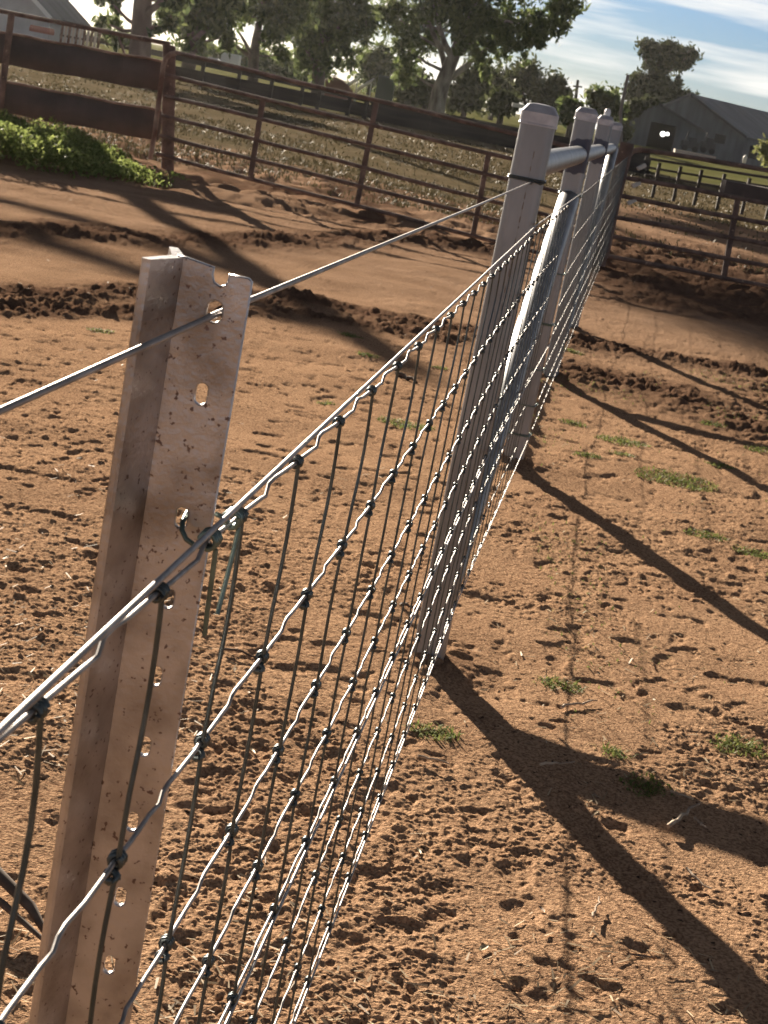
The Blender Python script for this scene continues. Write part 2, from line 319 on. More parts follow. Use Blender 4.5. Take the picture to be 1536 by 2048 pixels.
    c = mix(mr.outputs[0], c, lawn.outputs[0])
    lk(c, B.inputs['Base Color'])
    bp = n_('ShaderNodeBump'); bp.inputs['Strength'].default_value = 0.9; bp.inputs['Distance'].default_value = 0.006; lk(noise(240, 3).outputs[0], bp.inputs['Height']); lk(bp.outputs[0], B.inputs['Normal'])
    me.materials.append(M)
    o = bpy.data.objects.new('ground', me); col.objects.link(o); tag(o, 'red brown bare earth with dark muddy wheel ridges and dry paddock beyond', None, None, 'structure')
make_ground()

# ------------------------------------------------------------------ galvanised posts
def rsq(cx, cy, hw, r, z, ang, n=5):
    pts = []
    for qx, qy, a0 in ((1, 1, 0), (-1, 1, 90), (-1, -1, 180), (1, -1, 270)):
        for k in range(n+1):
            a = rad(a0+90*k/n); pts.append((qx*(hw-r)+r*math.cos(a), qy*(hw-r)+r*math.sin(a)))
    c, s = math.cos(-ang), math.sin(-ang)
    return [Vector((cx+x*c-y*s, cy+x*s+y*c, z)) for x, y in pts]
HW = 0.036
POSTS = [(0.055, 1.203, 'nearest of the grey galvanised posts, dotted seam down its face'),
         (2.25, 1.238, 'second galvanised post from the picket, shade painted dark round its rail joint'),
         (4.40, 1.243, 'third galvanised post from the picket, its grey cap topped by a small round knob'),
         (6.62, 1.235, 'farthest and darkest of the galvanised posts, just in front of the rusty gate post')]
post_xy = []
for i, (s, h, lab) in enumerate(POSTS):
    c = fp(s, 0, -HW-0.004); post_xy.append(c); zb = -0.25
    e = empty('strainer_post', (c.x, c.y, 0), lab, 'fence post', 'galvanised posts along the mesh fence')
    mt = GAL if i in (0, 3) else painted_shade_mat('galvanised_steel_with_painted_shade', tuple(c+Vector((0, -0.02, 1.10))), 0.066)
    b = MB(); b.loft([rsq(c.x, c.y, HW, 0.017, z, FA) for z in (zb, 0, h*0.5, h)], False); po = b.build('post_tube', mt, e)
    if i == 0:                              # stitched seam of weld beads down the face
        z = 0.05; rr = random.Random(3); prof = []; b = MB(); f0 = c+FD*(-HW-0.0001)+FN*0.005
        while z < 1.12:                     # one raised bead, thin between the blobs
            l = rr.uniform(0.006, 0.02); prof += [(z, .0002), (z+.002, rr.uniform(.0008, .0013)), (z+l-.002, rr.uniform(.0008, .0013)), (z+l, .0002)]; z += l+rr.uniform(0.004, 0.03)
        b.tube([f0+V((0, 0, q[0]))+FN*rr.uniform(-.0006, .0006) for q in prof], [q[1] for q in prof], 6)
        b.build('weld_seam', mat('seam_oxide', (0.17, 0.14, 0.125), 0.8), e)
    b = MB(); k = HW+0.0035
    b.loft([rsq(c.x, c.y, k, 0.018, h-0.020, FA), rsq(c.x, c.y, k, 0.018, h-0.017, FA), rsq(c.x, c.y, k-.001, 0.018, h-0.015, FA), rsq(c.x, c.y, k-.001, 0.018, h+0.006, FA), rsq(c.x, c.y, k-0.012, 0.014, h+0.021, FA), rsq(c.x, c.y, k-0.016, 0.012, h+0.023, FA), rsq(c.x, c.y, 0.006, 0.003, h+0.025, FA)])
    cp = b.build('post_cap', CAP, e)
    if i == 2:
        b = MB(); prof = [(0.0145, 0.0), (0.0145, 0.018), (0.0125, 0.026), (0.008, 0.031), (0.002, 0.033)]
        b.loft([[Vector((c.x+r*math.cos(a*math.pi/8), c.y+r*math.sin(a*math.pi/8), h+0.024+z)) for a in range(16)] for r, z in prof], True)
        b.build('cap_knob', mat('knob_zinc', (0.62, 0.63, 0.65), 0.45, 0.5), cp)
def pipe(name, a, b_, r, lab, cat, grp, mt=GAL):
    d = (b_-a).normalized()
    m_ = MB(); m_.tube([a, a+d*.004, a+(b_-a)*.5, b_-d*.004, b_], r, 24)
    return tag(m_.build(name, mt), lab, cat, grp)
RG = 'galvanised rails between the posts'
for i, lab in enumerate(('round galvanised rail joining the nearest post to the second post', 'short visible stub of round rail between the second and third posts', 'round rail hidden high between the third and farthest galvanised posts')):
    a = post_xy[i]+FD*(HW-0.002)+V((0, 0, 1.10)); b_ = post_xy[i+1]-FD*(HW-0.002)+V((0, 0, 1.105))
    pipe('fence_rail', a, b_, 0.030, lab, 'fence rail', RG)
BG = 'diagonal braces of the fence'
pipe('brace_pipe', post_xy[0]+FD*(HW-.002)+V((0, 0, 0.14)), post_xy[1]-FD*(HW-.002)+V((0, 0, 0.95)), 0.036, 'bright sunlit diagonal brace pipe rising from the nearest post to the second', 'brace pipe', BG)
pipe('brace_pipe', post_xy[2]+FD*(HW-.002)+FN*0.012+V((0, 0, 0.20)), post_xy[3]-FD*(HW-.002)+FN*0.012+V((0, 0, 1.10)), 0.030, 'gleaming diagonal brace pipe behind the third post, seen almost end on', 'brace pipe', BG)

# ------------------------------------------------------------------ star picket
def plate(name, outline, holes, th, mt, M4, parent, bevel=0.0006):
    cu = bpy.data.curves.new(name, 'CURVE'); cu.dimensions = '2D'; cu.fill_mode = 'BOTH'; cu.extrude = th/2-bevel; cu.bevel_depth = bevel; cu.bevel_resolution = 1
    for loop in [outline]+holes:
        sp = cu.splines.new('POLY'); sp.points.add(len(loop)-1); sp.use_cyclic_u = True
        for p, (x, y) in zip(sp.points, loop): p.co = (x, y, 0, 1)
    tmp = bpy.data.objects.new('tmp_plate', cu); col.objects.link(tmp)
    dg = bpy.context.evaluated_depsgraph_get(); me = bpy.data.meshes.new_from_object(tmp.evaluated_get(dg)); bpy.data.objects.remove(tmp)
    me.transform(M4); me.materials.clear(); me.materials.append(mt)
    return me
def star_picket():
    zt = 1.1093; zb = -0.3; jx, jy = -0.1133, 0.725
    e = empty('star_picket', (jx, jy, 0), 'nearest steel star picket, pinkish grey with rust flecks and a column of holes', 'star picket')
    H_ = zt-zb
    def oval(cx, cy, w_, h_):
        return [(cx+w_*math.cos(a), cy+(h_-w_)*(1 if math.sin(a) > 0 else -1)*(abs(math.sin(a)) > 1e-6)+w_*math.sin(a)) for a in [2*math.pi*k/20 for k in range(20)]]
    kz = 0.725/0.605; zz = lambda z: 1.2+(z-1.2)*kz-zb          # photo heights moved out to the picket's distance
    W = 0.0345
    hx = 0.0205; nb = zz(1.1195)
    notch = [(hx-0.0042, H_-0.0012), (hx-0.0042, nb+.001), (hx-0.003, nb-.002), (hx, nb-0.0034), (hx+0.003, nb-.0024), (hx+0.0040, nb+.001), (hx+0.0040, H_-0.003)]
    out = [(0, 0), (W, 0), (W, H_-0.0045), (W-.0015, H_-0.0032)]+notch[::-1]+[(0.004, H_+0.0008), (0, H_+0.001)]
    holes = []
    for z in (1.1072, 1.0749, 1.0247, 0.991, 0.9575, 0.9264, 0.8923, 0.8573, 0.8249, 0.79, 0.757, 0.724, 0.69):
        holes.append(oval(0.0205-0.0003, zz(z), 0.0033 if z < 1.1 else 0.0041, 0.0056))
    R = Matrix.Translation((jx, jy, zb)) @ Matrix.Rotation(rad(90), 4, 'X')
    me = plate('front_flange', out, holes, 0.0032, PICK, R, e)
    me.transform(Matrix.Translation((-jx, -jy, 0)))
    o = bpy.data.objects.new('flange', me); col.objects.link(o); o.parent = e
    for dx, dy in ((-0.0095, -0.030), (-0.0077, 0.0300)):
        b = MB(); l = math.hypot(dx, dy); d = V((dx, dy, 0))/l; n = V((-d.y, d.x, 0)); t0, t1 = 0.0030, 0.0022
        poly = [V((jx, jy, 0))+n*t0, V((jx, jy, 0))-n*t0, V((jx, jy, 0))+d*l*0.97-n*t1, V((jx, jy, 0))+d*l-n*t1*.5, V((jx, jy, 0))+d*l+n*t1*.5, V((jx, jy, 0))+d*l*0.97+n*t1]
        if dy < 0: poly = poly
        b.loft([[p+V((0, 0, z)) for p in poly] for z in (zb, zt-0.002, zt+.001)])
        b.build('flange', PICK, e)
star_picket()

# ------------------------------------------------------------------ wires
def lerp(a, b, t): return a+(b-a)*t
# plain top wire: through the picket's top hole, tied off round the nearest post
hole = at(436, 627, 0.725); p1t = post_xy[0]-FD*(HW+0.002)+FN*0.012+V((0, 0, 1.070))
left = at(0, 822, 0.60); left2 = left+(left-hole)*6
b = MB(); b.tube([left2, left, hole+(left-hole)*0.08, hole, lerp(hole, p1t, 0.5)-V((0, 0, .001)), p1t], 0.00155, 10)
ring = [post_xy[0]+V((0, 0, 1.072))+V((p.x, p.y, 0)) for p in [q-V((0, 0, 0)) for q in rsq(0, 0, HW+0.0022, 0.018, 0, FA)]]
ring = ring+[ring[0]]
b1 = b
pw = b1.build('plain_wire', WIRE); tag(pw, 'thick smooth top wire running alone from the picket hole to the nearest post', 'fence wire', 'smooth wires of the fence')
b = MB(); b.tube(ring, 0.0019, 8); b.tube([r_+V((0, 0, 0.0042)) for r_ in ring], 0.0019, 8)
b.tube([ring[18]+V((0, 0, 0)), ring[18]-FD*.004+FN*.012+V((0, 0, -.003)), ring[18]-FD*0.006+FN*0.022+V((0, 0, 0.004))], 0.0017, 6)
hx_ = []
for k in range(40):
    a = k*0.75; d = (p1t-hole).normalized(); u = V((0, 0, 1)); w_ = d.cross(u); hx_.append(p1t-d*(0.004+k*0.0005)+(u*math.cos(a)+w_*math.sin(a))*0.0029)
b.tube(hx_, 0.0014, 6); b.build('wire_tie', STAY, pw)

# heights of the line wires at s=-2.9 and s=-0.3 (they sag a little towards the second post)
LW = [(0.9875, 0.9630), (0.8645, 0.8400), (0.7480, 0.7180), (0.6580, 0.6120), (0.5530, 0.5020), (0.4480, 0.3980), (0.3500, 0.2750), (0.2650, 0.1720)]
def lz(k, s):
    a, b_ = LW[k]
    if s <= -0.3: return a+(b_-a)*(s+2.9)/2.6
    if k == 0: return b_+(0.978-b_)*(s+0.3)/2.6
    e_ = b_-0.012-0.006*k; return b_+(e_-b_)*(s+0.3)/2.6
STEP = 0.1425
def line_pts(k, s0, s1, off=0.0):
    pts = []; s = s0
    n = int(round((s1-s0)/STEP))
    for i in range(n):
        a = s0+i*STEP; jit = random.uniform(-.004, .004)
        seq = [(0.0, 0), (0.020, -0.0010), (0.052, -0.0022), (0.064+jit, -0.0032), (0.069+jit, 0.0026), (0.078+jit, 0.0036), (0.10, 0.0016), (0.13, 0.0002)]
        g = 0.68 if k != 0 else 1.0
        for d, z in seq: pts.append(fp(a+d, lz(k, a+d)+z*g, off+random.uniform(-.0004, .0004)))
    pts.append(fp(s1, lz(k, s1), off)); return pts
WR, SR = 0.00120, 0.00122
def coil(c, axis, turns, r, pitch, a0, n=9):
    u = V((0, 0, 1)); u = (u-axis*u.dot(axis)).normalized(); v = axis.cross(u); k = int(turns*n)
    return [c+axis*(pitch*i/n)+(u*math.cos(a0+2*math.pi*i/n)+v*math.sin(a0+2*math.pi*i/n))*r for i in range(k+1)]
def mesh_panel(s0, s1, label, fine, off=0.0, zfun=None, first_stay=0.0):
    c = fp((s0+s1)/2, 0, off)
    e = empty('wire_mesh', (c.x, c.y, 0), label, 'wire mesh fence', 'panels of hinge joint wire mesh')
    zf = zfun or lz
    for k in range(8):
        b = MB()
        if fine: pts = line_pts(k, s0, s1, off)
        else: pts = [fp(s0+(s1-s0)*i/30, zf(k, s0+(s1-s0)*i/30)+random.uniform(-.001, .001), off) for i in range(31)]
        b.tube(pts, WR if fine else 0.0014, 6); b.build('line_wire', WIRE, e)
    n = int(round((s1-s0)/STEP))
    for i in range(n+1):
        s = s0+i*STEP+first_stay
        if s > s1+1e-4: break
        b = MB()
        near = fine and s < 0.6
        for k in range(8):
            c0 = fp(s, zf(k, s), off)
            R_ = WR+SR*1.15
            sh = random.uniform(-.003, .003)
            if near:
                if k == 0:                    # loop over the top wire
                    b.tube(coil(c0-FD*0.0015, FD, 1.75, R_+0.0006, 0.0026, rad(200)), SR*1.08, 6)
                    b.tube(coil(c0-FD*0.0042, FD, 1.0, R_, 0.0022, rad(90)), SR, 6)
                else:                         # upper wrap, then the lower wrap hanging beside it
                    b.tube(coil(c0+FD*(sh-0.0010), FD, 2.4, R_, 0.0027, rad(30)), SR*1.4, 6)
                    b.tube(coil(c0+FD*(sh-0.0052)-V((0, 0, 0.0042)), (FD+V((0, 0, -0.8))).normalized(), 1.9, R_*0.92, 0.0026, rad(140)), SR*1.4, 6)
            else:
                b.tube([c0-FD*0.005+V((0, 0, 0.001)), c0+V((0, 0, 0.0)), c0+FD*0.004-V((0, 0, 0.004))], 0.0028 if fine else 0.0022, 5)
            if k < 7:
                z0, z1 = zf(k, s), zf(k+1, s)
                bow = random.uniform(-.004, .003); big = 0
                if k == 0: bow = random.uniform(0.002, 0.008)
                if k == 0 and -0.95 < s < -0.35: bow = random.uniform(0.014, 0.03)
                o2 = random.uniform(-.0012, .0012); pts = []
                for q in range(9):
                    t = q/8; pts.append(fp(s+bow*math.sin(math.pi*min(t*1.35, 1.0))+lerp(0.0025 if k == 0 else sh, -0.001, t), lerp(z0-0.001, z1+0.001, t), off+o2*math.sin(math.pi*t)+0.0012))
                b.tube(pts, SR if fine else 0.0009, 6 if near else 5)
        b.build('stay_wire', STAY, e)
    return e
S0 = -2.609-0.0-STEP*6
ME = mesh_panel(S0, S0+STEP*34, 'near panel of wire mesh with twisted knots, running from the picket past the nearest post', True)
# ties holding the mesh to the second post
for z in (0.970, 0.70, 0.52, 0.36, 0.23, 0.12):
    c = post_xy[1]; b = MB(); rg = [V((p.x+c.x, p.y+c.y, z)) for p in rsq(0, 0, HW+0.002, 0.018, 0, FA)]; rg.append(rg[0])
    for q in range(2 if z > 0.9 or z in (0.52, 0.12) else 1): b.tube([p+V((0, 0, 0.0045*q)) for p in rg], 0.0022, 6)
    b.tube(coil(fp(2.28, z, 0.001), FD, 4, 0.0038, 0.003, 0), 0.0016, 5)
    b.build('wire_tie', TIE, ME)
def lz2(k, s):
    a = lz(k, 2.3); return a+(0.012*(s-2.3)/2 if k else 0.008*(s-2.3)/2)+(0.012*(k > 3))
mesh_panel(2.34, 2.34+STEP*65, 'far panel of wire mesh beyond the second post, its line wires shining pale', False, 0.002, lz2, 0.04)

# straight support wires clipped along the mesh
SG = 'smooth wires of the fence'
def straight(name, za, zb, zc, off, lab, r=0.0014):
    b = MB(); b.tube([fp(-3.5, za, off), fp(-2.9, za, off), fp(-0.3, zb, off), fp(0, zb+(zc-zb)*.12, off), fp(2.2, zc, off)], r, 8)
    return tag(b.build(name, WIRE), lab, 'fence wire', SG)
straight('support_wire', 0.9965, 0.9885, 0.985, 0.0030, 'straight support wire clipped just above the top edge of the mesh')
straight('support_wire', 0.5490, 0.4975, 0.462, 0.0030, 'straight support wire laid along the fifth line of the mesh, midway down')
straight('support_wire', 0.2610, 0.1670, 0.130, 0.0030, 'straight support wire along the lowest line of the mesh, near the ground')

# green tie clipped through a picket hole
b = MB(); yy = 0.7185
def tp(px, py, y=yy): return at(px, py, y)
b.tube([tp(378, 1020, .735), tp(371, 1032, .726), tp(365, 1045, .716), tp(364, 1060, .712), tp(372, 1078, .71), tp(388, 1090, .71), tp(402, 1094, .712), tp(412, 1090, .716)], 0.0013, 8)
ax = (fp(-2.60, 0)-fp(-2.72, 0)).normalized()
cA = fp(-2.679, 0.9895, 0.001); b.tube(coil(cA, FD, 3.4, 0.0040, 0.0028, 0), 0.0014, 6)
cB = fp(-2.634, 0.9885, 0.001); b.tube(coil(cB, FD, 3.0, 0.0040, 0.0028, 1), 0.0014, 6)
b.tube([tp(432, 1028, .73), tp(445, 1034, .728), tp(455, 1045, .73)], 0.0013, 6)
q0 = fp(-2.676, 0.986, 0.005); b.tube([q0, q0+V((0.0004, 0, -.012)), q0+V((0.0006, 0.002, -.030)), q0+V((0.001, 0.004, -.043))], 0.00125, 8)
q1 = fp(-2.630, 0.985, 0.005); b.tube([q1, q1+V((-0.0006, -0.002, -.012)), q1+V((-0.0016, -.006, -.029)), q1+V((-0.0024, -.010, -.042))], 0.00125, 8)
tag(b.build('tie_wire', TIE), 'dark green tie wire hooked through a picket hole, two cut tails hanging', 'tie wire')

# ------------------------------------------------------------------ rusty gates, posts and belt fence
def gate(name, lab, rails, stays, end_pipe, r, grp):
    # rails: list of (point, point); stays: list of (point, point)
    o = sum((p for s in rails for p in s), V())/(2*len(rails)); e = empty(name, (o.x, o.y, 0), lab, 'farm gate', grp)
    for a, b_ in rails:
        b = MB(); n = 7; b.tube([lerp(a, b_, i/n)+V((0, 0, random.uniform(-.006, .006))) for i in range(n+1)], r, 10); b.build('rail', RUST, e)
    for a, b_ in stays:
        b = MB(); b.bar(a, b_, 0.05, 0.045, V((1, 0, 0))); b.build('upright', RUST, e)
    b = MB(); b.tube(end_pipe, r*1.25, 12); b.build('end_pipe', RUSTP, e)
    return e
GG = 'rusty pipe gates'
def Yl(px): return 16.06-(px-320)/870*1.0
def pl(px, py): return at(px, py, Yl(px))
def ext(p, q, X):                            # extend a line of pixels to x = X
    return (X, p[1]+(q[1]-p[1])*(X-p[0])/(q[0]-p[0]))
lr = []
for p, q in [((352, 106), (760, 203)), ((332, 149), (752, 252)), ((330, 192), (745, 293)), ((324, 231), (738, 338)), ((318, 271), (730, 375)), ((312, 308), (715, 412))]:
    z = ext(p, q, 1172); lr.append((pl(*p), pl(*z)))
st = [(pl(526, 199), pl(500, 360)), (pl(753, 203), pl(713, 414)), (pl(977, 308), pl(946, 470))]
endp = [pl(352, 106), pl(341, 108), pl(332, 116), pl(327, 130), pl(318, 200), pl(309, 270), pl(300, 318)]
gate('rusty_gate', 'long rusty six rail gate left of the galvanised posts', lr, st, endp, 0.0195, GG)
def Yr(px): return 15.05+(px-1230)/306*0.35
def pr(px, py): return at(px, py, Yr(px))
rr_ = []
for p, q in [((1283, 299), (1536, 341)), ((1243, 353), (1536, 407)), ((1238, 391), (1536, 449)), ((1226, 433), (1536, 490)), ((1222, 473), (1536, 532)), ((1212, 512), (1536, 572))]:
    z = ext(p, q, 2100); rr_.append((pr(*p), pr(*z)))
st = [(pr(1476, 396), pr(1446, 560)), (pr(1790, 450), pr(1762, 610))]
endp = [pr(1283, 299), pr(1268, 301), pr(1258, 310), pr(1251, 325), pr(1240, 380), pr(1226, 450), pr(1212, 514)]
GR = gate('rusty_gate', 'rusty six rail gate right of the posts, in front of the grey sheds', rr_, st, endp, 0.021, GG)
LUG = mat('worn_bright_steel', (0.5, 0.45, 0.4), 0.5, 0.4)
for px, py in ((1283, 333), (1272, 368), (1263, 402)):
    b = MB(); a = pr(px-8, py+5); b.bar(a, pr(px+8, py-3), 0.03, 0.04); b.build('latch_lug', LUG, GR)

def gpost(name, base, top, wd, lab, mt=RUST, tilt=None):
    e = empty(name, (base.x, base.y, 0), lab, 'gate post', 'rusty gate posts')
    b = MB(); b.tube([V((base.x, base.y, -0.3)), V((base.x, base.y, 0)), V((top.x, top.y, top.z-.01)), top], wd/2, 14); b.build('post_tube', mt, e)
    return e
g1 = gat(1196, 532); gtop = V((g1.x+0.02, g1.y, 1.13))
gp = gpost('gate_post', V((g1.x, g1.y, 0)), gtop, 0.13, 'dark rusty gate post at the end of the mesh fence, between the two gates')
b = MB(); b.tube([V((gtop.x, gtop.y, 0.9)), at(1241, 225, g1.y), at(1256, 150, g1.y)], [0.016, 0.015, 0.013], 8)
b.build('extension_rod', mat('grey_rod', (0.22, 0.2, 0.18), 0.7, 0.3), gp)
g2 = pl(310, 338); gpost('gate_post', V((g2.x+.1, g2.y+.15, 0)), at(339, 90, Yl(320)+.15), 0.13, 'dark rusty gate post behind the pale end of the left gate')

# belt fence left of the gate
YB = 16.35; zb_ = lambda p: at(p[0], p[1], YB)
bf = empty('belt_fence', (at(100, 200, YB).x, YB, 0), 'low yard fence of two wide brown rubber belts under a thin top pipe', 'yard fence')
b = MB(); b.tube([zb_(ext((0, 22), (340, 88), -500)), zb_((0, 22)), zb_((340, 88))], 0.022, 8); b.build('top_rail', RUST, bf)
for t0, t1, b0, b1_ in (((20, 70), (328, 126), (20, 131), (328, 184)), ((10, 166), (312, 222), (10, 226), (312, 281))):
    b = MB(); nn = 24; up_ = []; lo_ = []
    for i in range(nn+1):
        X = lerp(-500, 326, i/nn); a = zb_(ext(t0, t1, X)); c = zb_(ext(b0, b1_, X-9)); wv = math.sin(i*0.9)*0.012
        up_.append(a+V((0, wv, math.sin(i*1.7)*.006))); lo_.append(c+V((0, wv*1.5+.01, math.sin(i*1.3+1)*.008)))
    vs_ = up_+lo_+[p+V((0, .012, 0)) for p in up_]+[p+V((0, .012, 0)) for p in lo_]; n = nn+1; fs = []
    for i in range(nn):
        fs += [(i, i+1, n+i+1, n+i), (2*n+i+1, 2*n+i, 3*n+i, 3*n+i+1), (i+1, i, 2*n+i, 2*n+i+1), (n+i, n+i+1, 3*n+i+1, 3*n+i)]
    fs += [(0, n, 3*n, 2*n), (n-1, 3*n-1, 4*n-1, 2*n-1)]
    b.add(vs_, fs, True); b.build('rubber_belt', BELT, bf)
    b = MB(); b.tube([p+V((0, -.01, .012)) for p in up_], 0.012, 6); b.build('edge_rail', RUSTP, bf)
for (tx, ty), (bx, by) in (((25, 28), (-5, 262)), ((-290, -34), (-325, 200))):
    b = MB(); a = zb_((tx, ty)); b.tube([V((a.x, YB-.035, a.z)), V((a.x, YB-.035, -.2))], 0.035, 10); b.build('post', RUST, bf)

# ------------------------------------------------------------------ far yard fences
def yard_fence(name, lab, Y, bands, posts, thick=0.05, grp='dark yard fences'):
    p0 = at(*bands[0][0], Y); e = empty(name, (p0.x, Y, 0), lab, 'yard fence', grp)
    for (a, b_, h) in bands:
        A = at(*a, Y); B_ = at(*b_, Y); m_ = MB(); m_.bar(A, B_, h, thick); m_.build('rail', DARKW, e)
    for (tx, ty, bx, by, wd) in posts:
        A = at(tx, ty, Y-.12); m_ = MB(); m_.box((A.x, Y-.12, (A.z-0.4)/2), (wd, wd, A.z+0.4)); m_.build('post', DARKW, e)
    return e
ps = [(x, 110+(x-345)*0.243, 0, 0, 0.13) for x in (408, 480, 545, 606, 640, 700)]+[(x, 196+(x-735)*0.20, 0, 0, 0.17) for x in (735, 860, 986, 1110)]
yard_fence('yard_fence', 'far dark timber yard fence across the paddock below the big gum tree', 58,
           [((80, 55), (740, 200), 0.20), ((740, 202), (1300, 312), 0.16), ((80, 92), (740, 222), 0.45), ((740, 222), (1300, 330), 0.52), ((740, 240), (1300, 346), 0.14)], ps)
ps = [(x, 322+(x-1300)*0.17, 0, 0, 0.07) for x in (1320, 1362, 1404, 1450, 1500, 1550)]
yard_fence('yard_fence', 'dark pipe yard fence in the pen behind the right gate', 36, [((1290, 316), (1640, 372), 0.06), ((1290, 334), (1640, 390), 0.05), ((1290, 350), (1640, 404), 0.05)], ps, 0.05)
a, b_ = at(1446, 372, 30), at(1640, 408, 30); m_ = MB(); n = (b_-a)
m_.bar(a, b_, 0.22, 0.5); o_ = m_.build('feed_trough', BELT); tag(o_, 'long black feed trough standing in the pen behind the right gate', 'trough')

# ------------------------------------------------------------------ trees
BARK = mat('gum_bark', (0.31, 0.28, 0.25), 0.85, 0, c2=(0.10, 0.08, 0.07), scale=2.2, stretch=(1.5, 1.5, 0.5))
BARKD = mat('dark_bark', (0.14, 0.105, 0.085), 0.9, 0, c2=(0.07, 0.055, 0.045), scale=2.5)
BARKR = mat('reddish_bark', (0.24, 0.16, 0.13), 0.9, 0, c2=(0.13, 0.085, 0.07), scale=2.0, stretch=(1, 1, 0.4))
LG = leaf_mat('gum_leaves', (0.045, 0.068, 0.028), (0.135, 0.165, 0.06), 0.58)
LD = leaf_mat('dark_leaves', (0.035, 0.045, 0.022), (0.085, 0.095, 0.04), 0.35)
LL = leaf_mat('bright_leaves', (0.12, 0.14, 0.05), (0.27, 0.27, 0.11), 0.55)
def leaves(blobs, n, size, droop, rs, clump=0.16):
    """blobs: (centre, (rx,ry,rz)); leaf sized faces gathered in clumps through each blob's volume"""
    vol = np.array([b_[1][0]*b_[1][2] for b_ in blobs]); share = vol/vol.sum(); Vv = []
    for (c, r), f in zip(blobs, share):
        k = max(20, int(n*f)); nc = max(5, k//34)
        d = rs.normal(size=(nc, 3)); d /= np.linalg.norm(d, axis=1)[:, None]; q = rs.uniform(0.15, 1.0, nc)**0.45
        cc = np.array(c)+d*q[:, None]*np.array(r)
        ci = rs.integers(0, nc, k); cs = clump*(r[0]+r[2])*rs.uniform(0.5, 1.2, nc)
        off = rs.normal(size=(k, 3))*cs[ci][:, None]*np.array([1, 1, 0.75])
        off[:, 2] -= np.abs(rs.normal(size=k))*cs[ci]*droop
        p = cc[ci]+off
        a = rs.normal(size=(k, 3)); a[:, 2] -= droop*1.2; a /= np.linalg.norm(a, axis=1)[:, None]
        b_ = rs.normal(size=(k, 3)); b_ -= a*(a*b_).sum(1)[:, None]; b_ /= np.linalg.norm(b_, axis=1)[:, None]
        l = size*rs.uniform(0.6, 1.3, k)[:, None]; w_ = l*rs.uniform(0.28, 0.5, k)[:, None]
        Vv.append(np.stack([p-a*l, p+b_*w_, p+a*l, p-b_*w_], 1))
    Vv = np.concatenate(Vv).reshape(-1, 3); k = len(Vv)//4
    return Vv, np.arange(4*k).reshape(-1, 4)
def tree(name, lab, Y, trunk, limbs, blobs, n, size, droop, lm, bm, r0, grp='trees beyond the yards', clump=0.15, depth=1.0, seed=1, wb=()):
    """trunk, limbs: lists of photo pixels; blobs: (px, py, half width px, half height px, depth shift m)"""
    rs = np.random.default_rng(seed); sc_ = Y/F_PX
    base = at(*trunk[0], Y); gx, gy = base.x, Y
    zz_ = gz(gx, gy); base = V((base.x, Y, min(base.z, zz_)-0.1))
    e = empty(name, (base.x, base.y, zz_), lab, 'tree', grp)
    tp_ = [base]+[at(*p, Y) for p in trunk[1:]]; b = MB()
    b.tube(tp_, [r0*(1-0.62*i/max(1, len(tp_)-1)) for i in range(len(tp_))], 9)
    for lm_ in limbs:
        pts = [at(p[0], p[1], Y+(p[2] if len(p) > 2 else 0)) for p in lm_]; k = len(pts)
        pts2 = [pts[0]]
        for i in range(1, k): pts2 += [lerp(pts[i-1], pts[i], .5)+V((rs.normal()*.05, rs.normal()*.2, rs.normal()*.05)), pts[i]]
        b.tube(pts2, [r0*0.42*(1-0.75*i/(len(pts2)-1)) for i in range(len(pts2))], 6)
    b.build('trunk', bm, e)
    bl = []
    for q in blobs:
        px, py, rx, ry = q[:4]; dy = q[4] if len(q) > 4 else 0
        c = at(px, py, Y+dy); bl.append(((c.x, c.y, c.z), (rx*sc_, max(rx, ry)*sc_*depth, ry*sc_)))
    bl += list(wb)
    for (c, r) in bl[:14]:                   # a limb towards every clump of the crown
        m0 = min(tp_, key=lambda t: (t-V(c)).length+max(0, t.z-c[2])*3); tip = V(c)
        mid = lerp(m0, tip, .5)+V((0, 0, -0.05*(tip-m0).length)); bb = MB()
        bb.tube([m0, mid, tip, tip+V((rs.normal()*r[0]*.5, rs.normal()*r[1]*.5, r[2]*.5))], [r0*.22, r0*.15, r0*.08, r0*.03], 5)
        b.v, b.f, b.sm = b.v, b.f, b.sm
        b2 = bb; extra.append((b2, bm, e))
    v, f = leaves(bl, n, size, droop, rs, clump)
    v = v-np.array(e.location)
    me = bpy.data.meshes.new('crown'); me.vertices.add(len(v)); me.vertices.foreach_set('co', v.ravel()); me.loops.add(f.size); me.loops.foreach_set('vertex_index', f.ravel().astype(np.int32))
    me.polygons.add(len(f)); me.polygons.foreach_set('loop_start', np.arange(0, f.size, 4, dtype=np.int32)); me.update(); me.materials.append(lm)
    o = bpy.data.objects.new('crown', me); col.objects.link(o); o.parent = e
    for b2, bm_, e_ in extra: b2.build('limb', bm_, e_)
    extra.clear()
    return e
extra = []
TREES = dict()
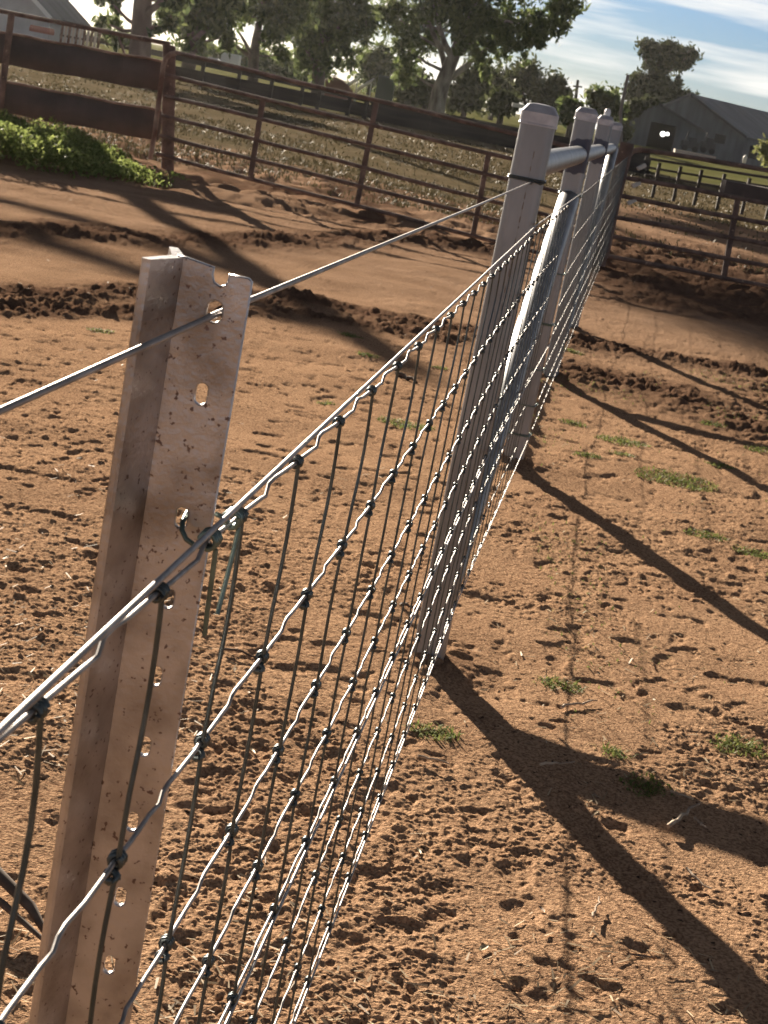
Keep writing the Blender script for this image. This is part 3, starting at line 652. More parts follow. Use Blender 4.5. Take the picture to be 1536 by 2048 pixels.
tree('gum_tree', 'big spreading gum tree with pale forked trunk, its crown reaching over the second post', 75,
     [(874, 212), (880, 180), (893, 145), (908, 110), (925, 70), (945, 20), (955, -60)],
     [[(893, 145), (878, 90), (856, 40), (838, 0)], [(900, 128), (930, 95), (975, 50), (1020, 20)], [(884, 165), (935, 130), (960, 110), (1000, 80)], [(905, 118), (880, 60), (865, 10), (850, -40)]],
     [(800, 40, 40, 42), (775, 15, 28, 30), (812, 95, 22, 42, -1), (818, 140, 22, 34), (850, 62, 34, 42, 1), (880, 10, 48, 36), (850, -50, 70, 50), (940, -60, 90, 60), (1040, -60, 80, 50),
      (940, 25, 46, 42, -1), (925, 80, 22, 28, -1), (985, 45, 44, 40), (1035, 45, 44, 32, 1), (1075, 50, 34, 28), (1108, 30, 36, 30), (1140, 8, 28, 24), (1010, 95, 26, 22), (965, 100, 26, 28), (975, 135, 16, 18), (1045, 85, 20, 16), (1080, 80, 9, 18), (1052, 112, 5, 20)],
     17000, 0.17, 0.7, LG, BARK, 0.42, seed=11)
tree('gum_tree', 'large gum with thick reddish trunk at the upper left, against the glare', 55,
     [(282, 118), (283, 60), (286, 0), (292, -90), (290, -300), (285, -520)], [[(286, 0), (240, -30), (200, -80)], [(284, 40), (330, 0), (370, -50)]],
     [(200, -90, 60, 45), (280, -120, 70, 50), (360, -90, 60, 50), (225, 8, 26, 22), (330, -5, 38, 26), (310, 50, 20, 16), (345, 40, 24, 26), (215, 48, 26, 22, 2), (236, 70, 22, 18, 2)], 14000, 0.17, 0.6, LG, BARKR, 0.40, seed=12,
     wb=[((-14.5, 55, 13.5), (2.1, 2, 1.0)), ((-12.2, 55, 13.3), (1.8, 2, 0.9)), ((-15.0, 55, 14.3), (1.7, 2, .6)), ((-8.4, 55, 9.4), (1.5, 1.5, 0.8)), ((-6.2, 55, 8.3), (0.9, 1.2, 0.6)), ((-9.9, 54, 11.0), (1.0, 1, 0.6)), ((-3.6, 55, 9.0), (0.9, 1.0, 0.5))])  # unseen upper crown clumps, placed for the shade they cast on the ground
tree('gum_tree', 'dark gum standing just right of the reddish trunk, crown cut by the top edge', 62,
     [(378, 128), (384, 85), (392, 45), (400, 0), (405, -60)], [[(384, 85), (420, 55), (450, 10)], [(388, 62), (362, 25), (345, -10)]],
     [(395, 20, 44, 34), (430, 45, 34, 28), (372, 60, 24, 30), (350, 15, 30, 26), (460, 15, 38, 30), (410, -40, 70, 36), (455, 72, 20, 22), (396, 90, 22, 22)], 6200, 0.15, 0.6, LG, BARKD, 0.3, seed=13)
tree('gum_tree', 'gum with thin bare forked branches showing against a gap of sky', 66,
     [(512, 140), (508, 110), (512, 80), (520, 40), (530, -20)], [[(508, 110), (490, 85), (478, 50)], [(510, 92), (532, 62), (548, 30)], [(505, 120), (475, 95), (460, 75)]],
     [(520, 0, 50, 36), (560, 35, 40, 32), (545, 78, 22, 26), (490, 20, 30, 26), (585, 5, 46, 34), (540, -45, 70, 30), (560, 110, 20, 18)], 5600, 0.15, 0.6, LG, BARKD, 0.24, seed=14)
tree('gum_tree', 'tall leafy gum left of the big spreading gum', 70,
     [(640, 172), (638, 130), (640, 80), (648, 30), (655, -40)], [[(638, 130), (612, 95), (600, 60)], [(640, 90), (672, 60), (700, 20)]],
     [(630, 20, 46, 38), (612, 70, 34, 34), (650, 78, 36, 36), (640, 120, 34, 30), (606, 125, 26, 24), (680, 40, 42, 36), (712, 12, 38, 32), (700, 80, 26, 26), (735, 60, 22, 30), (690, 118, 22, 18), (660, -45, 80, 34), (640, 155, 22, 16)], 9000, 0.15, 0.6, LG, BARKD, 0.32, seed=15)
far = [('bush', 'dark shrubs lining the far boundary under the first gums', 110, (430, 128), [(420, 112, 40, 20), (480, 120, 40, 22), (540, 128, 34, 20)], LG),
       ('bush', 'dark leafy thicket on the boundary below the gap of sky', 112, (590, 160), [(580, 135, 34, 24), (560, 150, 30, 12), (625, 150, 24, 18)], LG),
       ('bush', 'feathery small trees under the strip of sky left of the big gum', 118, (740, 170), [(735, 120, 22, 22), (765, 112, 26, 20), (745, 150, 30, 20), (780, 145, 22, 26)], LG),
       ('bush', 'dense bush immediately behind the trunk of the big gum', 95, (850, 210), [(830, 175, 22, 30), (860, 190, 20, 20), (812, 185, 18, 24)], LD),
       ('bush', 'wide dark bush right of the big gum trunk', 100, (930, 215), [(925, 175, 30, 30), (955, 150, 28, 30), (905, 195, 22, 20), (950, 200, 28, 18)], LD),
       ('bush', 'small ball shaped bush beside the nearest post cap', 88, (1003, 226), [(1002, 205, 19, 18)], LD),
       ('bush', 'dark mid height tree between the big gum and the nearest post', 112, (985, 215), [(985, 165, 26, 28), (1000, 185, 24, 20), (975, 195, 20, 16)], LD),
       ('bush', 'broad round topped tree behind the nearest post', 118, (1050, 225), [(1035, 150, 32, 24), (1062, 140, 28, 20), (1025, 180, 30, 24), (1070, 180, 26, 22)], LD),
       ('bush', 'pointed dark tree right of the nearest post cap', 115, (1112, 235), [(1108, 172, 24, 22), (1120, 195, 24, 22), (1090, 195, 24, 24), (1098, 215, 26, 14)], LD),
       ('bush', 'narrow upright bush in the gap left of the second post', 92, (1142, 245), [(1138, 215, 12, 18), (1148, 222, 12, 18), (1132, 235, 12, 14)], LG),
       ('bush', 'rounded tree showing between the third post and the tall tree', 110, (1206, 250), [(1205, 192, 26, 20), (1195, 208, 24, 18), (1220, 210, 22, 20), (1208, 232, 26, 14)], LG)]
for i, (nm, lab, Y, base, bl, lmat) in enumerate(far):
    tree('bush', lab, Y, [base, (base[0]+2, base[1]-14), (bl[0][0], bl[0][1])], [], bl, 2300, 0.24, 0.2, lmat, BARKD, 0.2, 'bushes along the far boundary', 0.2, 0.9, 30+i)
tree('tall_tree', 'tall dark tree with a loose open top rising behind the grey sheds', 165,
     [(1318, 262), (1318, 215), (1322, 170), (1328, 130), (1336, 100)], [[(1322, 170), (1300, 140), (1285, 108)], [(1325, 150), (1352, 130), (1375, 112)], [(1320, 190), (1345, 170), (1352, 155)]],
     [(1292, 95, 18, 14), (1310, 112, 22, 16), (1338, 95, 20, 14), (1345, 120, 24, 16), (1374, 108, 18, 16), (1365, 130, 14, 10), (1320, 140, 22, 14), (1298, 128, 12, 9), (1285, 155, 24, 12), (1310, 165, 30, 14), (1268, 180, 18, 16), (1300, 190, 34, 16), (1335, 180, 30, 18), (1360, 195, 28, 14), (1282, 205, 30, 14), (1378, 205, 16, 9), (1355, 158, 6, 9)],
     11000, 0.28, 0.15, LD, BARKD, 0.4, 'trees beyond the yards', 0.18, 0.9, 61)
tree('bush', 'bright green round shrub at the right edge beside the sheds', 90, [(1545, 335), (1545, 320), (1545, 305)], [], [(1540, 303, 22, 20), (1562, 312, 24, 20)], 1500, 0.16, 0.1, LL, BARKD, 0.1, 'bushes along the far boundary', 0.2, 0.9, 62)

tree('bush', 'dark shrub added against the smaller shed, hiding its sunlit left wall and roof', 124, [(1236, 285), (1240, 255), (1258, 222)], [], [(1238, 250, 14, 18), (1228, 262, 14, 16), (1246, 268, 12, 14), (1256, 222, 14, 12), (1274, 210, 14, 8), (1294, 203, 13, 6), (1308, 201, 8, 4)], 4600, 0.24, 0.2, LD, BARKD, 0.15, 'bushes along the far boundary', 0.2, 0.9, 63)  # shrub added to cover the sunlit left wall and roof slope

# ------------------------------------------------------------------ sheds and far objects
IRON = mat('shade_darkened_iron', (0.15, 0.16, 0.18), 0.7, 0.1, c2=(0.10, 0.105, 0.12), scale=0.9, stretch=(2, 2, 0.4))  # weathered iron, its base also darkened in place of tree shade
IRONR = mat('corrugated_roof_iron', (0.22, 0.22, 0.24), 0.65, 0.15, c2=(0.16, 0.16, 0.17), scale=0.7, stretch=(0.4, 2, 0.4))  # roof base darkened too, standing in for the tree shade on it
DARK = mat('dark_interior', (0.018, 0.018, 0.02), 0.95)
TRIM = mat('dark_fascia', (0.05, 0.05, 0.055), 0.7)
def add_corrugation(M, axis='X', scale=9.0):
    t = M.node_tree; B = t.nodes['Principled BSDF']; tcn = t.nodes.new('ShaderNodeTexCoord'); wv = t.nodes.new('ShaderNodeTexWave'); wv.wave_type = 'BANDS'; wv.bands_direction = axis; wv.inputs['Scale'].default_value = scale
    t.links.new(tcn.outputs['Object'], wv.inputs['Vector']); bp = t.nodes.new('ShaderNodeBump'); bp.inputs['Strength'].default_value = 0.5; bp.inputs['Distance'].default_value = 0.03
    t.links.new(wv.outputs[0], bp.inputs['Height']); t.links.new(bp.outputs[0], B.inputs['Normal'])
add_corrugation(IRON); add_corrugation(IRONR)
def slab(b, pts, th):                        # a sheet given by its corners, thickened downwards
    pts = [V(p) for p in pts]; n = (pts[1]-pts[0]).cross(pts[2]-pts[0]).normalized()
    if n.z < 0: n = -n
    b.prism([p-n*th for p in pts], (0, 0, 0), n*th)
def shed_small():
    Y = 128; e = empty('farm_shed', (at(1330, 300, Y).x, Y, 0.55), 'smaller grey gabled iron shed with a black open doorway', 'shed', 'grey farm sheds')
    L_ = at(1246, 226, Y); Pk = at(1314, 206, Y); Rr = at(1408, 264, Y); zb = 0.3; yb = Y+9
    d0, d1 = at(1300, 255, Y), at(1352, 262, Y); dh = at(1322, 247, Y).z
    # front wall in pieces round the doorway
    b = MB(); th = V((0, 0.12, 0))
    def zr(x): return lerp(L_.z, Pk.z, (x-L_.x)/(Pk.x-L_.x)) if x < Pk.x else lerp(Pk.z, Rr.z, (x-Pk.x)/(Rr.x-Pk.x))
    b.prism([(L_.x, Y, zb), (d0.x, Y, zb), (d0.x, Y, zr(d0.x)), (L_.x, Y, L_.z)], (0, 0, 0), th)
    b.prism([(d0.x, Y, dh), (d1.x, Y, dh), (d1.x, Y, zr(d1.x)), (Pk.x, Y, Pk.z), (d0.x, Y, zr(d0.x))], (0, 0, 0), th)
    b.prism([(d1.x, Y, zb), (Rr.x, Y, zb), (Rr.x, Y, Rr.z), (d1.x, Y, zr(d1.x))], (0, 0, 0), th)
    b.box((L_.x+.06, (Y+yb)/2+.07, (zb+L_.z)/2), (0.12, yb-Y-.1, L_.z-zb)); b.box((Rr.x-.06, (Y+yb)/2+.07, (zb+Rr.z)/2), (0.12, yb-Y-.1, Rr.z-zb))
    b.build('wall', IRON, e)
    # back wall, solid, without openings
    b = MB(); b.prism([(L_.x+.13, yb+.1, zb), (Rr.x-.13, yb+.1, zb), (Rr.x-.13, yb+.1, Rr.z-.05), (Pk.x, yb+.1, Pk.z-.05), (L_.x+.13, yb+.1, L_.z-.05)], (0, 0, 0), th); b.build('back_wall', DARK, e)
    b = MB(); o = V((0, -0.35, 0)); k = V((0, yb-Y+.4, 0))
    for A, B_ in ((L_, Pk), (Pk, Rr)):
        slab(b, [A+o+V((0, 0, .09)), B_+o+V((0, 0, .09)), B_+k+V((0, 0, .09)), A+k+V((0, 0, .09))], 0.06)
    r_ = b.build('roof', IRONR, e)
    b = MB(); b.bar(Pk+o+V((0, -.03, .02)), Rr+o+V((0, -.03, .02)), 0.16, 0.05); b.build('barge_board', TRIM, r_)
    lm_ = bpy.data.materials.new('sky_hole_glow'); lm_.use_nodes = True; bb = lm_.node_tree.nodes['Principled BSDF']; bb.inputs['Emission Color'].default_value = (1, .97, .9, 1); bb.inputs['Emission Strength'].default_value = 1.6  # glowing discs stand in for bright sky seen through holes
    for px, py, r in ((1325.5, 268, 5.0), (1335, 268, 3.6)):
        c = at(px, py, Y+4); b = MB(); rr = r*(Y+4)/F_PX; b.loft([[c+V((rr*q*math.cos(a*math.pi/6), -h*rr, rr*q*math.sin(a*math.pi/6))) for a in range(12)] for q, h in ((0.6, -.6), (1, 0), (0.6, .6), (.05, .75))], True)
        b.build('sky_spot', lm_, e)
shed_small()
def shed_big():
    Y = 146; A = rad(24); dx, dy = math.sin(rad(62)), math.cos(rad(62))
    e = empty('farm_shed', (at(1420, 300, Y).x, Y, 0.55), 'bigger grey iron shed behind with a long pale roof running off to the right', 'shed', 'grey farm sheds')
    Pk = at(1384, 190, Y); Rr = at(1492, 274, Y); Lf = at(1282, 232, Y); zb = 0.3; D = V((22, 26, 0))
    b = MB(); th = V((0.06, 0.12, 0))
    b.prism([(Lf.x, Y, zb), (Rr.x, Y, zb), Rr, Pk, Lf], (0, 0, 0), th)
    b.prism([V((Rr.x, Y+.13, zb)), V((Rr.x, Y+.13, zb))+D, Rr+V((0, .13, 0))+D, Rr+V((0, .13, 0))], (0, 0, 0), V((-0.1, 0.0, 0)))
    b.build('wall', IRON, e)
    b = MB()
    for P_, Q in ((Lf, Pk), (Pk, Rr)):
        o = -D.normalized()*0.4; u = V((0, 0, .1)); ov = (Q-P_)*0.04
        slab(b, [P_+o+u, Q+o+u+(ov if Q is Rr else V()), Q+D+u+(ov if Q is Rr else V()), P_+D+u], 0.07)
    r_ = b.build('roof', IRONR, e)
    b = MB(); b.bar(Pk+V((-.2, -.42, .02)), Rr+V((-.05, -.42, -.02)), 0.2, 0.05); b.build('barge_board', TRIM, r_)
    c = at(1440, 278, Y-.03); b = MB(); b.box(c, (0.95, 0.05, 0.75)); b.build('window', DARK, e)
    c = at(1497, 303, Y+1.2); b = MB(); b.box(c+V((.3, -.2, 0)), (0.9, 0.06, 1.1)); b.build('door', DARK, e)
shed_big()
# pale stacked timber, small things before the sheds
b = MB(); PALE = mat('pale_sawn_timber', (0.62, 0.52, 0.44), 0.8, 0, c2=(0.48, 0.39, 0.33), scale=3)
A0, A1 = at(1349, 300, 112), at(1430, 316, 112)
for k in range(3): b.bar(A0+V((0, k*.02, k*.13-.22)), A1+V((0, k*.02, k*.13-.22)), 0.10, 0.8)
tag(b.build('timber_stack', PALE), 'pale stack of long timber lying in front of the smaller shed', 'timber stack')
c = at(1490, 317, 110); b = MB(); b.loft([[c+V((.13*q*math.cos(a*math.pi/6), .13*q*math.sin(a*math.pi/6), z)) for a in range(12)] for q, z in ((.85, -.3), (1, -.28), (1, .1), (.6, .18), (.3, .2), (.3, .25))], True)
tag(b.build('drum', mat('white_plastic', (0.72, 0.66, 0.6), 0.5)), 'small white plastic drum at the foot of the bigger shed', 'drum')
for px, py, w_, h_, Y, lab in ((1380, 287, 1.2, .9, 122, 'squat dark machine parked before the shed wall, right of the doorway'), (1416, 290, 1.0, 1.0, 124, 'dark machine with a slanted back near the corner of the smaller shed')):
    c = at(px, py, Y); b = MB(); b.box(c+V((0, 0, -.1)), (w_, 1.0, h_*.55)); b.box(c+V((.12*w_, 0, h_*.32)), (w_*.45, .8, h_*.35)); b.tube([c+V((-.35*w_, -.4, .1)), c+V((-.28*w_, -.4, h_*.9))], .05, 8)
    o_ = empty('farm_machine', (c.x, c.y, .5), lab, 'farm machine', 'dark machines before the sheds'); b.build('machine_body', TRIM, o_)
    for sx in (-.32, .32):
        b = MB(); q = c+V((sx*w_, -.52, -h_*.42)); b.tube([q, q+V((0, .18, 0))], .22, 14); b.build('wheel', DARK, o_)
# power pole
Yp = 130; e = empty('power_pole', (at(1150, 232, Yp).x, Yp, .5), 'thin power pole with a crossarm in the strip of sky left of the second post', 'power pole')
b = MB(); b.tube([at(1146, 240, Yp), at(1156, 160, Yp)], [.16, .11], 8); b.build('pole', DARKW, e)
b = MB(); b.bar(at(1146, 172, Yp-.15), at(1164, 174, Yp-.15), .12, .12); b.build('crossarm', DARKW, e)

# far left: pale shed, palings, bits of the yard
WHITE = mat('pale_painted_iron', (0.55, 0.55, 0.55), 0.6, 0.1, c2=(0.42, 0.42, 0.43), scale=1.5); add_corrugation(WHITE)
Ys = 52; e = empty('pale_shed', (at(40, 60, Ys).x, Ys, 0), 'pale iron shed with a sloping roof at the upper left corner', 'shed')
L0, P0, R0 = at(-140, -40, Ys), at(20, -55, Ys), at(100, 40, Ys)
b = MB(); b.prism([(L0.x, Ys, 0), (R0.x, Ys, 0), R0, P0, L0], (0, 0, 0), (0, 5, 0)); b.build('wall', WHITE, e)
b = MB()
for P_, Q in ((L0, P0), (P0, R0)): slab(b, [P_+V((0, -.3, .08)), Q+V((.1, -.3, .08)), Q+V((.1, 5.3, .08)), P_+V((0, 5.3, .08))], .06)
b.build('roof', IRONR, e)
b = MB(); b.bar(P0+V((0, -.34, .05)), R0+V((.1, -.34, .05)), .12, .05); b.build('gutter', mat('white_trim', (.75, .75, .74), .5), e)
Yf = 46; e = empty('paling_fence', (at(160, 85, Yf).x, Yf, 0), 'short run of pale upright palings seen over the belt fence', 'paling fence')
for i in range(11):
    t_ = at(126+i*7.4, 48+i*1.5, Yf); b = MB(); b.box((t_.x, Yf, (t_.z)/2), (.07, .02, t_.z)); b.build('paling', PALE if i % 2 else RUSTP, e)
b = MB(); b.bar(at(120, 70, Yf+.03), at(210, 87, Yf+.03), .06, .03); b.build('rail', DARKW, e)
def boxthing(name, lab, cat, px, py, Y, size, mt, extra_=None):
    c = at(px, py, Y); b = MB(); w_, d_, h_ = size
    b.loft([rsq(c.x, c.y, .5, .08, 0, 0, 2)] if False else [[V((c.x+sx*w_/2*k, c.y+sy*d_/2*k, c.z+z)) for sx, sy in ((-1, -1), (1, -1), (1, 1), (-1, 1))] for k, z in ((.97, -h_/2), (1, -h_/2+.05), (1, h_/2-.08), (.92, h_/2))])
    return tag(b.build(name, mt), lab, cat)
boxthing('water_tank', 'dark green water tank between the gums, left of the big trunk', 'tank', 771, 176, 86, (0.9, .9, 1.2), mat('dark_green_poly', (.022, .04, .032), .6))
boxthing('white_box', 'white box body seen through the trees above the left gate', 'box', 462, 118, 90, (1.0, .8, .55), mat('white_panel', (.6, .6, .6), .5))
boxthing('white_box', 'low whitish box beside the reddish trunk, over the left gate', 'box', 415, 120, 90, (1.3, .8, .35), mat('grey_panel', (.42, .42, .44), .5))
boxthing('pipe_cover', 'low pale concrete trough before the wide dark bush', 'trough', 1040, 212, 80, (.8, .4, .18), mat('pale_concrete', (.5, .5, .48), .8))
boxthing('trailer', 'low reddish trailer by the pale shed at the far left', 'trailer', 84, 60, 48, (.62, .5, .18), mat('faded_red', (.30, .12, .09), .7))
SHEET = mat('galvanised_sheet', (.55, .55, .56), .5, .5)
for (a_, b2, w_, lab) in (((688, 176), (716, 157), .34, 'left of two tilted galvanised chutes above the far fence'), ((714, 180), (744, 162), .34, 'right of two tilted galvanised chutes above the far fence')):
    b = MB(); b.bar(at(*a_, 78), at(*b2, 80), w_, .05, V((.6, 0, 1))); b.bar(at(*a_, 78.2)+V((0, 0, -.1)), at(*a_, 78.2)+V((0, 0, -1.2)), .05, .05, V((1, 0, 0))); b.bar(at(*b2, 80.2)+V((0, 0, -.1)), at(*b2, 80.2)+V((0, 0, -1.6)), .05, .05, V((1, 0, 0)))
    tag(b.build('metal_chute', SHEET), lab, 'metal chute', 'tilted metal chutes')
c = at(668, 172, 72); rs_ = np.random.default_rng(5); b = MB(); rings = []
for q, z in ((1.0, -.6), (.9, -.1), (.62, .16), (.3, .30), (.05, .36)):
    rings.append([c+V((1.0*q*(1+rs_.normal()*.08)*math.cos(a*math.pi/9), .8*q*math.sin(a*math.pi/9), z*(1+rs_.normal()*.06))) for a in range(18)])
b.loft(rings, True); tag(b.build('soil_heap', mat('red_soil', (.20, .10, .07), .95)), 'reddish heap of soil under the leafy gum, beside the tilted chutes', 'soil heap')

# ------------------------------------------------------------------ weeds, tufts, litter
GRS = leaf_mat('fresh_grass', (0.11, 0.145, 0.04), (0.24, 0.26, 0.08), 0.4)
WEED = leaf_mat('weed_leaves', (0.11, 0.15, 0.045), (0.27, 0.31, 0.10), 0.55)
def blade_mesh(name, P, H_, W_, rs, mt, lean=0.5):
    k = len(P); a = rs.uniform(0, 2*np.pi, k); d = np.stack([np.cos(a), np.sin(a), np.zeros(k)], 1); s = np.stack([-np.sin(a), np.cos(a), np.zeros(k)], 1)
    l = (rs.uniform(0.1, 1, k)*lean)[:, None]; h = H_[:, None]; w_ = W_[:, None]; up = np.array([0, 0, 1.0])
    m1 = P+up*h*0.6+d*h*l*0.35; t1 = P+up*h*(1-0.25*l)+d*h*l*1.0
    v = np.stack([P-s*w_, P+s*w_, m1+s*w_*.85, m1-s*w_*.85, t1], 1).reshape(-1, 3)
    i = np.arange(k)*5; q = np.stack([i, i+1, i+2, i+3], 1); t_ = np.stack([i+3, i+2, i+4], 1)
    me = bpy.data.meshes.new(name); me.from_pydata(v.tolist(), [], q.tolist()+t_.tolist()); me.materials.append(mt); me.update()
    o = bpy.data.objects.new(name, me); col.objects.link(o); return o
rs = np.random.default_rng(21)
TUFTS = [((700, 676), .05, 'grass tuft in the open dirt left of the mesh, nearest the dark muddy ridge'), ((735, 717), .045, 'grass tuft in the dirt just below the tuft by the muddy ridge'), ((812, 852), .09, 'flat green tuft seen through the mesh, left of the nearest post'), ((652, 806), .03, 'tiny weed seen just above the upper edge of the mesh'),
         ((1145, 850), .05, 'first green tuft right of the fence, beside the dark shadow of the second post'), ((1243, 888), .09, 'long low tuft right of the fence, below the third post shadow'), ((1172, 918), .05, 'ragged tuft at the edge of the second post shadow'), ((1352, 966), .13, 'widest green patch on the right, under the long diagonal shadow'), ((1243, 916), .04, 'small tuft just under the long low tuft'), ((1412, 1076), .06, 'yellowish tuft near the right edge, above the second post shadow'),
         ((1482, 1492), .06, 'bright curled tuft close to the right edge, above the brace shadow'), ((1296, 1562), .045, 'dim tuft lying inside the brace shadow'), ((1120, 1366), .045, 'thin sparse tuft in open dirt between two post shadows'), ((1140, 707), .06, 'leafy dark weed at the foot of the third post'), ((1520, 912), .06, 'green tuft at the far right, above the second wide shadow'), ((1440, 942), .05, 'tuft in the churned soil right of the widest green patch'), ((1512, 1112), .06, 'tuft at the right edge below the yellowish tuft'), ((1230, 1505), .03, 'little sprig beside the brace shadow, left of the dim tuft'),
         ((1425, 860), .05, 'tuft on the edge of the dark churned soil'), ((880, 738), .035, 'small tuft glimpsed between the mesh stays left of the nearest post'), ((200, 660), .045, 'pale green sprig on the dirt left of the picket'), ((870, 1462), .04, 'withered dark tuft at the foot of the nearest post shadow')]
for (px, py), r, lab in TUFTS:
    g = gat(px, py); r *= 0.85; k = int(240*(r/0.05)**1.5)+30; a = rs.uniform(0, 6.28, k); q = rs.uniform(0, 1, k)**.7*r
    X = g.x+np.cos(a)*q*1.5; Y_ = g.y+np.sin(a)*q*1.1; Z = terrain(X, Y_)[0]-0.004
    o = blade_mesh('grass_tuft', np.stack([X, Y_, Z], 1), rs.uniform(.006, .020, k)*(0.8+r*4), rs.uniform(.0010, .0026, k), rs, GRS, 2.2); tag(o, lab, 'grass tuft', 'grass tufts in the dirt')
def sprouts():
    k = 13000; X = rs.uniform(0.45, 2.6, k); Y_ = rs.uniform(3.2, 9.0, k)
    keep = rs.uniform(0, 1, k) < sstep(.56, .74, fbm(X*2.3+7, Y_*1.6, 3, 231))*0.9+0.02; X = X[keep]; Y_ = Y_[keep]; Z = terrain(X, Y_)[0]-.003
    o = blade_mesh('sprouts', np.stack([X, Y_, Z], 1), rs.uniform(.006, .018, len(X)), rs.uniform(.001, .0024, len(X)), rs, GRS, 2.2)
    tag(o, 'thin scatter of tiny green sprouts over the dirt right of the fence', None, None, 'stuff')
sprouts()
# the big weed patch before the belt fence
def weed_patch():
    k = 52000; P = []
    X = rs.uniform(-5.6, -2.3, k*2); Y_ = rs.uniform(11.6, 15.4, k*2)
    dens = sstep(0.30, 0.5, fbm(X*1.4, Y_*1.4, 3, 201))*sstep(-2.3, -3.3, X)*sstep(-0.2, 0.6, Y_-(11.7+np.clip(X+4.6, 0, 9)*1.15))
    keep = rs.uniform(0, 1, k*2) < dens; X = X[keep]; Y_ = Y_[keep]; Z = terrain(X, Y_)[0]-.01
    hh = (0.13+0.38*fbm(X*1.1+5, Y_*1.1, 3, 205))*sstep(-2.2, -3.9, X)+0.05
    k_ = len(X); t = rs.uniform(0.05, 1, k_)**0.6; P = np.stack([X, Y_, Z+hh*t*(0.65+0.5*fbm(X*9, Y_*9, 2, 207))], 1)
    a = rs.normal(size=(k_, 3)); a /= np.linalg.norm(a, axis=1)[:, None]; c = rs.normal(size=(k_, 3)); c -= a*(a*c).sum(1)[:, None]; c /= np.linalg.norm(c, axis=1)[:, None]
    l = rs.uniform(.012, .03, k_)[:, None]; vv = np.stack([P-a*l, P+c*l*.45, P+a*l, P-c*l*.45], 1).reshape(-1, 3)
    me = bpy.data.meshes.new('weeds'); me.from_pydata(vv.tolist(), [], np.arange(4*k_).reshape(-1, 4).tolist()); me.materials.append(WEED); me.update()
    o = bpy.data.objects.new('weeds', me); col.objects.link(o)
    tag(o, 'bushy green weeds growing along the foot of the belt fence', None, None, 'stuff')
weed_patch()
# short dry grass of the paddock behind the gates
def paddock_grass():
    k = 42000; v = rs.uniform(1/60., 1/17.5, k); Y_ = 1/v; X = rs.uniform(-.34, .34, k)*Y_
    keep = (rs.uniform(0, 1, k) < sstep(.34, .55, fbm(X*.6, Y_*.6, 3, 211))*0.9+.1) & ((X < 1.2) | (Y_ > 29) | (rs.uniform(0, 1, k) < .18)); X = X[keep]; Y_ = Y_[keep]; Z = terrain(X, Y_)[0]-.01
    o = blade_mesh('dry_grass', np.stack([X, Y_, Z], 1), rs.uniform(.03, .09, len(X)), rs.uniform(.006, .012, len(X))*(Y_/20), rs, leaf_mat('dry_grass_blades', (.085, .072, .038), (.15, .125, .07), .12), 1.2)
    tag(o, 'short dry tussocky grass over the paddock beyond the gates', None, None, 'stuff')
paddock_grass()
# leaves and twigs one can point to
LEAFM = mat('dry_gum_leaf', (.62, .52, .32), .6, 0, c2=(.45, .35, .2), scale=30); LEAFB = mat('brown_gum_leaf', (.30, .20, .13), .7, 0, c2=(.2, .12, .08), scale=30)
TWIG = mat('bleached_twig', (.48, .38, .28), .85, 0, c2=(.28, .2, .14), scale=40); TWIGD = mat('dark_twig', (.14, .095, .07), .9, 0, c2=(.08, .055, .04), scale=40)
def leaf(px, py, ln, wd, ang, lab, mt, curl=.2, lift=.004):
    g = gat(px, py); z = gz(g.x, g.y); b = MB(); n = 8; d = V((math.cos(ang), math.sin(ang), 0)); s = V((-d.y, d.x, 0)); up_ = []; lo_ = []
    for i in range(n+1):
        t = i/n; w_ = wd*math.sin(math.pi*min(max(t, .03), .97))**.8/2; c = V((g.x, g.y, z+lift))+d*(t-.5)*ln+s*(curl*ln*(.25-(t-.5)**2))+V((0, 0, (t-.5)**2*ln*.25))
        up_.append(c+s*w_+V((0, 0, w_*.35))); lo_.append(c-s*w_+V((0, 0, w_*.35))); 
    md = [lerp(a_, c_, .5)-V((0, 0, .002)) for a_, c_ in zip(up_, lo_)]
    b.add(up_+md+lo_, [(i, i+1, n+2+i, n+1+i) for i in range(n)]+[(n+1+i, n+2+i, 2*n+3+i, 2*n+2+i) for i in range(n)], True)
    return tag(b.build('dry_leaf', mt), lab, 'leaf', 'fallen leaves on the dirt')
for a_ in ((968, 1896, .026, .010, 1.0, 'pale cream curled leaf lying flat near the bottom, right of the mesh', LEAFM), (1126, 1294, .034, .006, -.6, 'long narrow leaf in open dirt right of the nearest post', LEAFM), (838, 1698, .022, .005, -1.2, 'small whitish curled leaf beside the mesh bottom', LEAFM), (1160, 1248, .018, .008, .2, 'pale fleck of leaf above the long narrow leaf', LEAFM),
           (1285, 1905, .05, .008, .1, 'tan leaf at the lower edge of the big post shadow', LEAFB), (1085, 1808, .02, .007, -1.1, 'dark leaf on a smooth patch near the bottom', LEAFB), (1192, 1582, .02, .006, -1.3, 'upright brown leaf between the two wide shadows', LEAFB), (548, 1268, .012, .007, .3, 'tiny cream leaf seen through the mesh near the picket', LEAFM), (505, 1490, .03, .006, -1.0, 'slim pale leaf seen through the lower mesh', LEAFM), (1430, 1315, .016, .006, .1, 'pale leaf chip near the right edge between two shadows', LEAFM)):
    leaf(*a_)
def twig(px, py, qx, qy, r, lab, mt, up=.008, rise=0.0):
    g0, g1_ = gat(px, py), gat(qx, qy); b = MB(); n = 7; pts = []
    for i in range(n+1):
        p = lerp(g0, g1_, i/n); pts.append(V((p.x, p.y, gz(p.x, p.y)*.5+up+rise*math.sin(math.pi*i/n)))+V((random.uniform(-r, r), random.uniform(-r, r), random.uniform(-r, r)*.6)))
    b.tube(pts, [r*(1-.5*i/n) for i in range(n+1)], 6); return tag(b.build('twig', mt), lab, 'twig', 'twigs on the dirt')
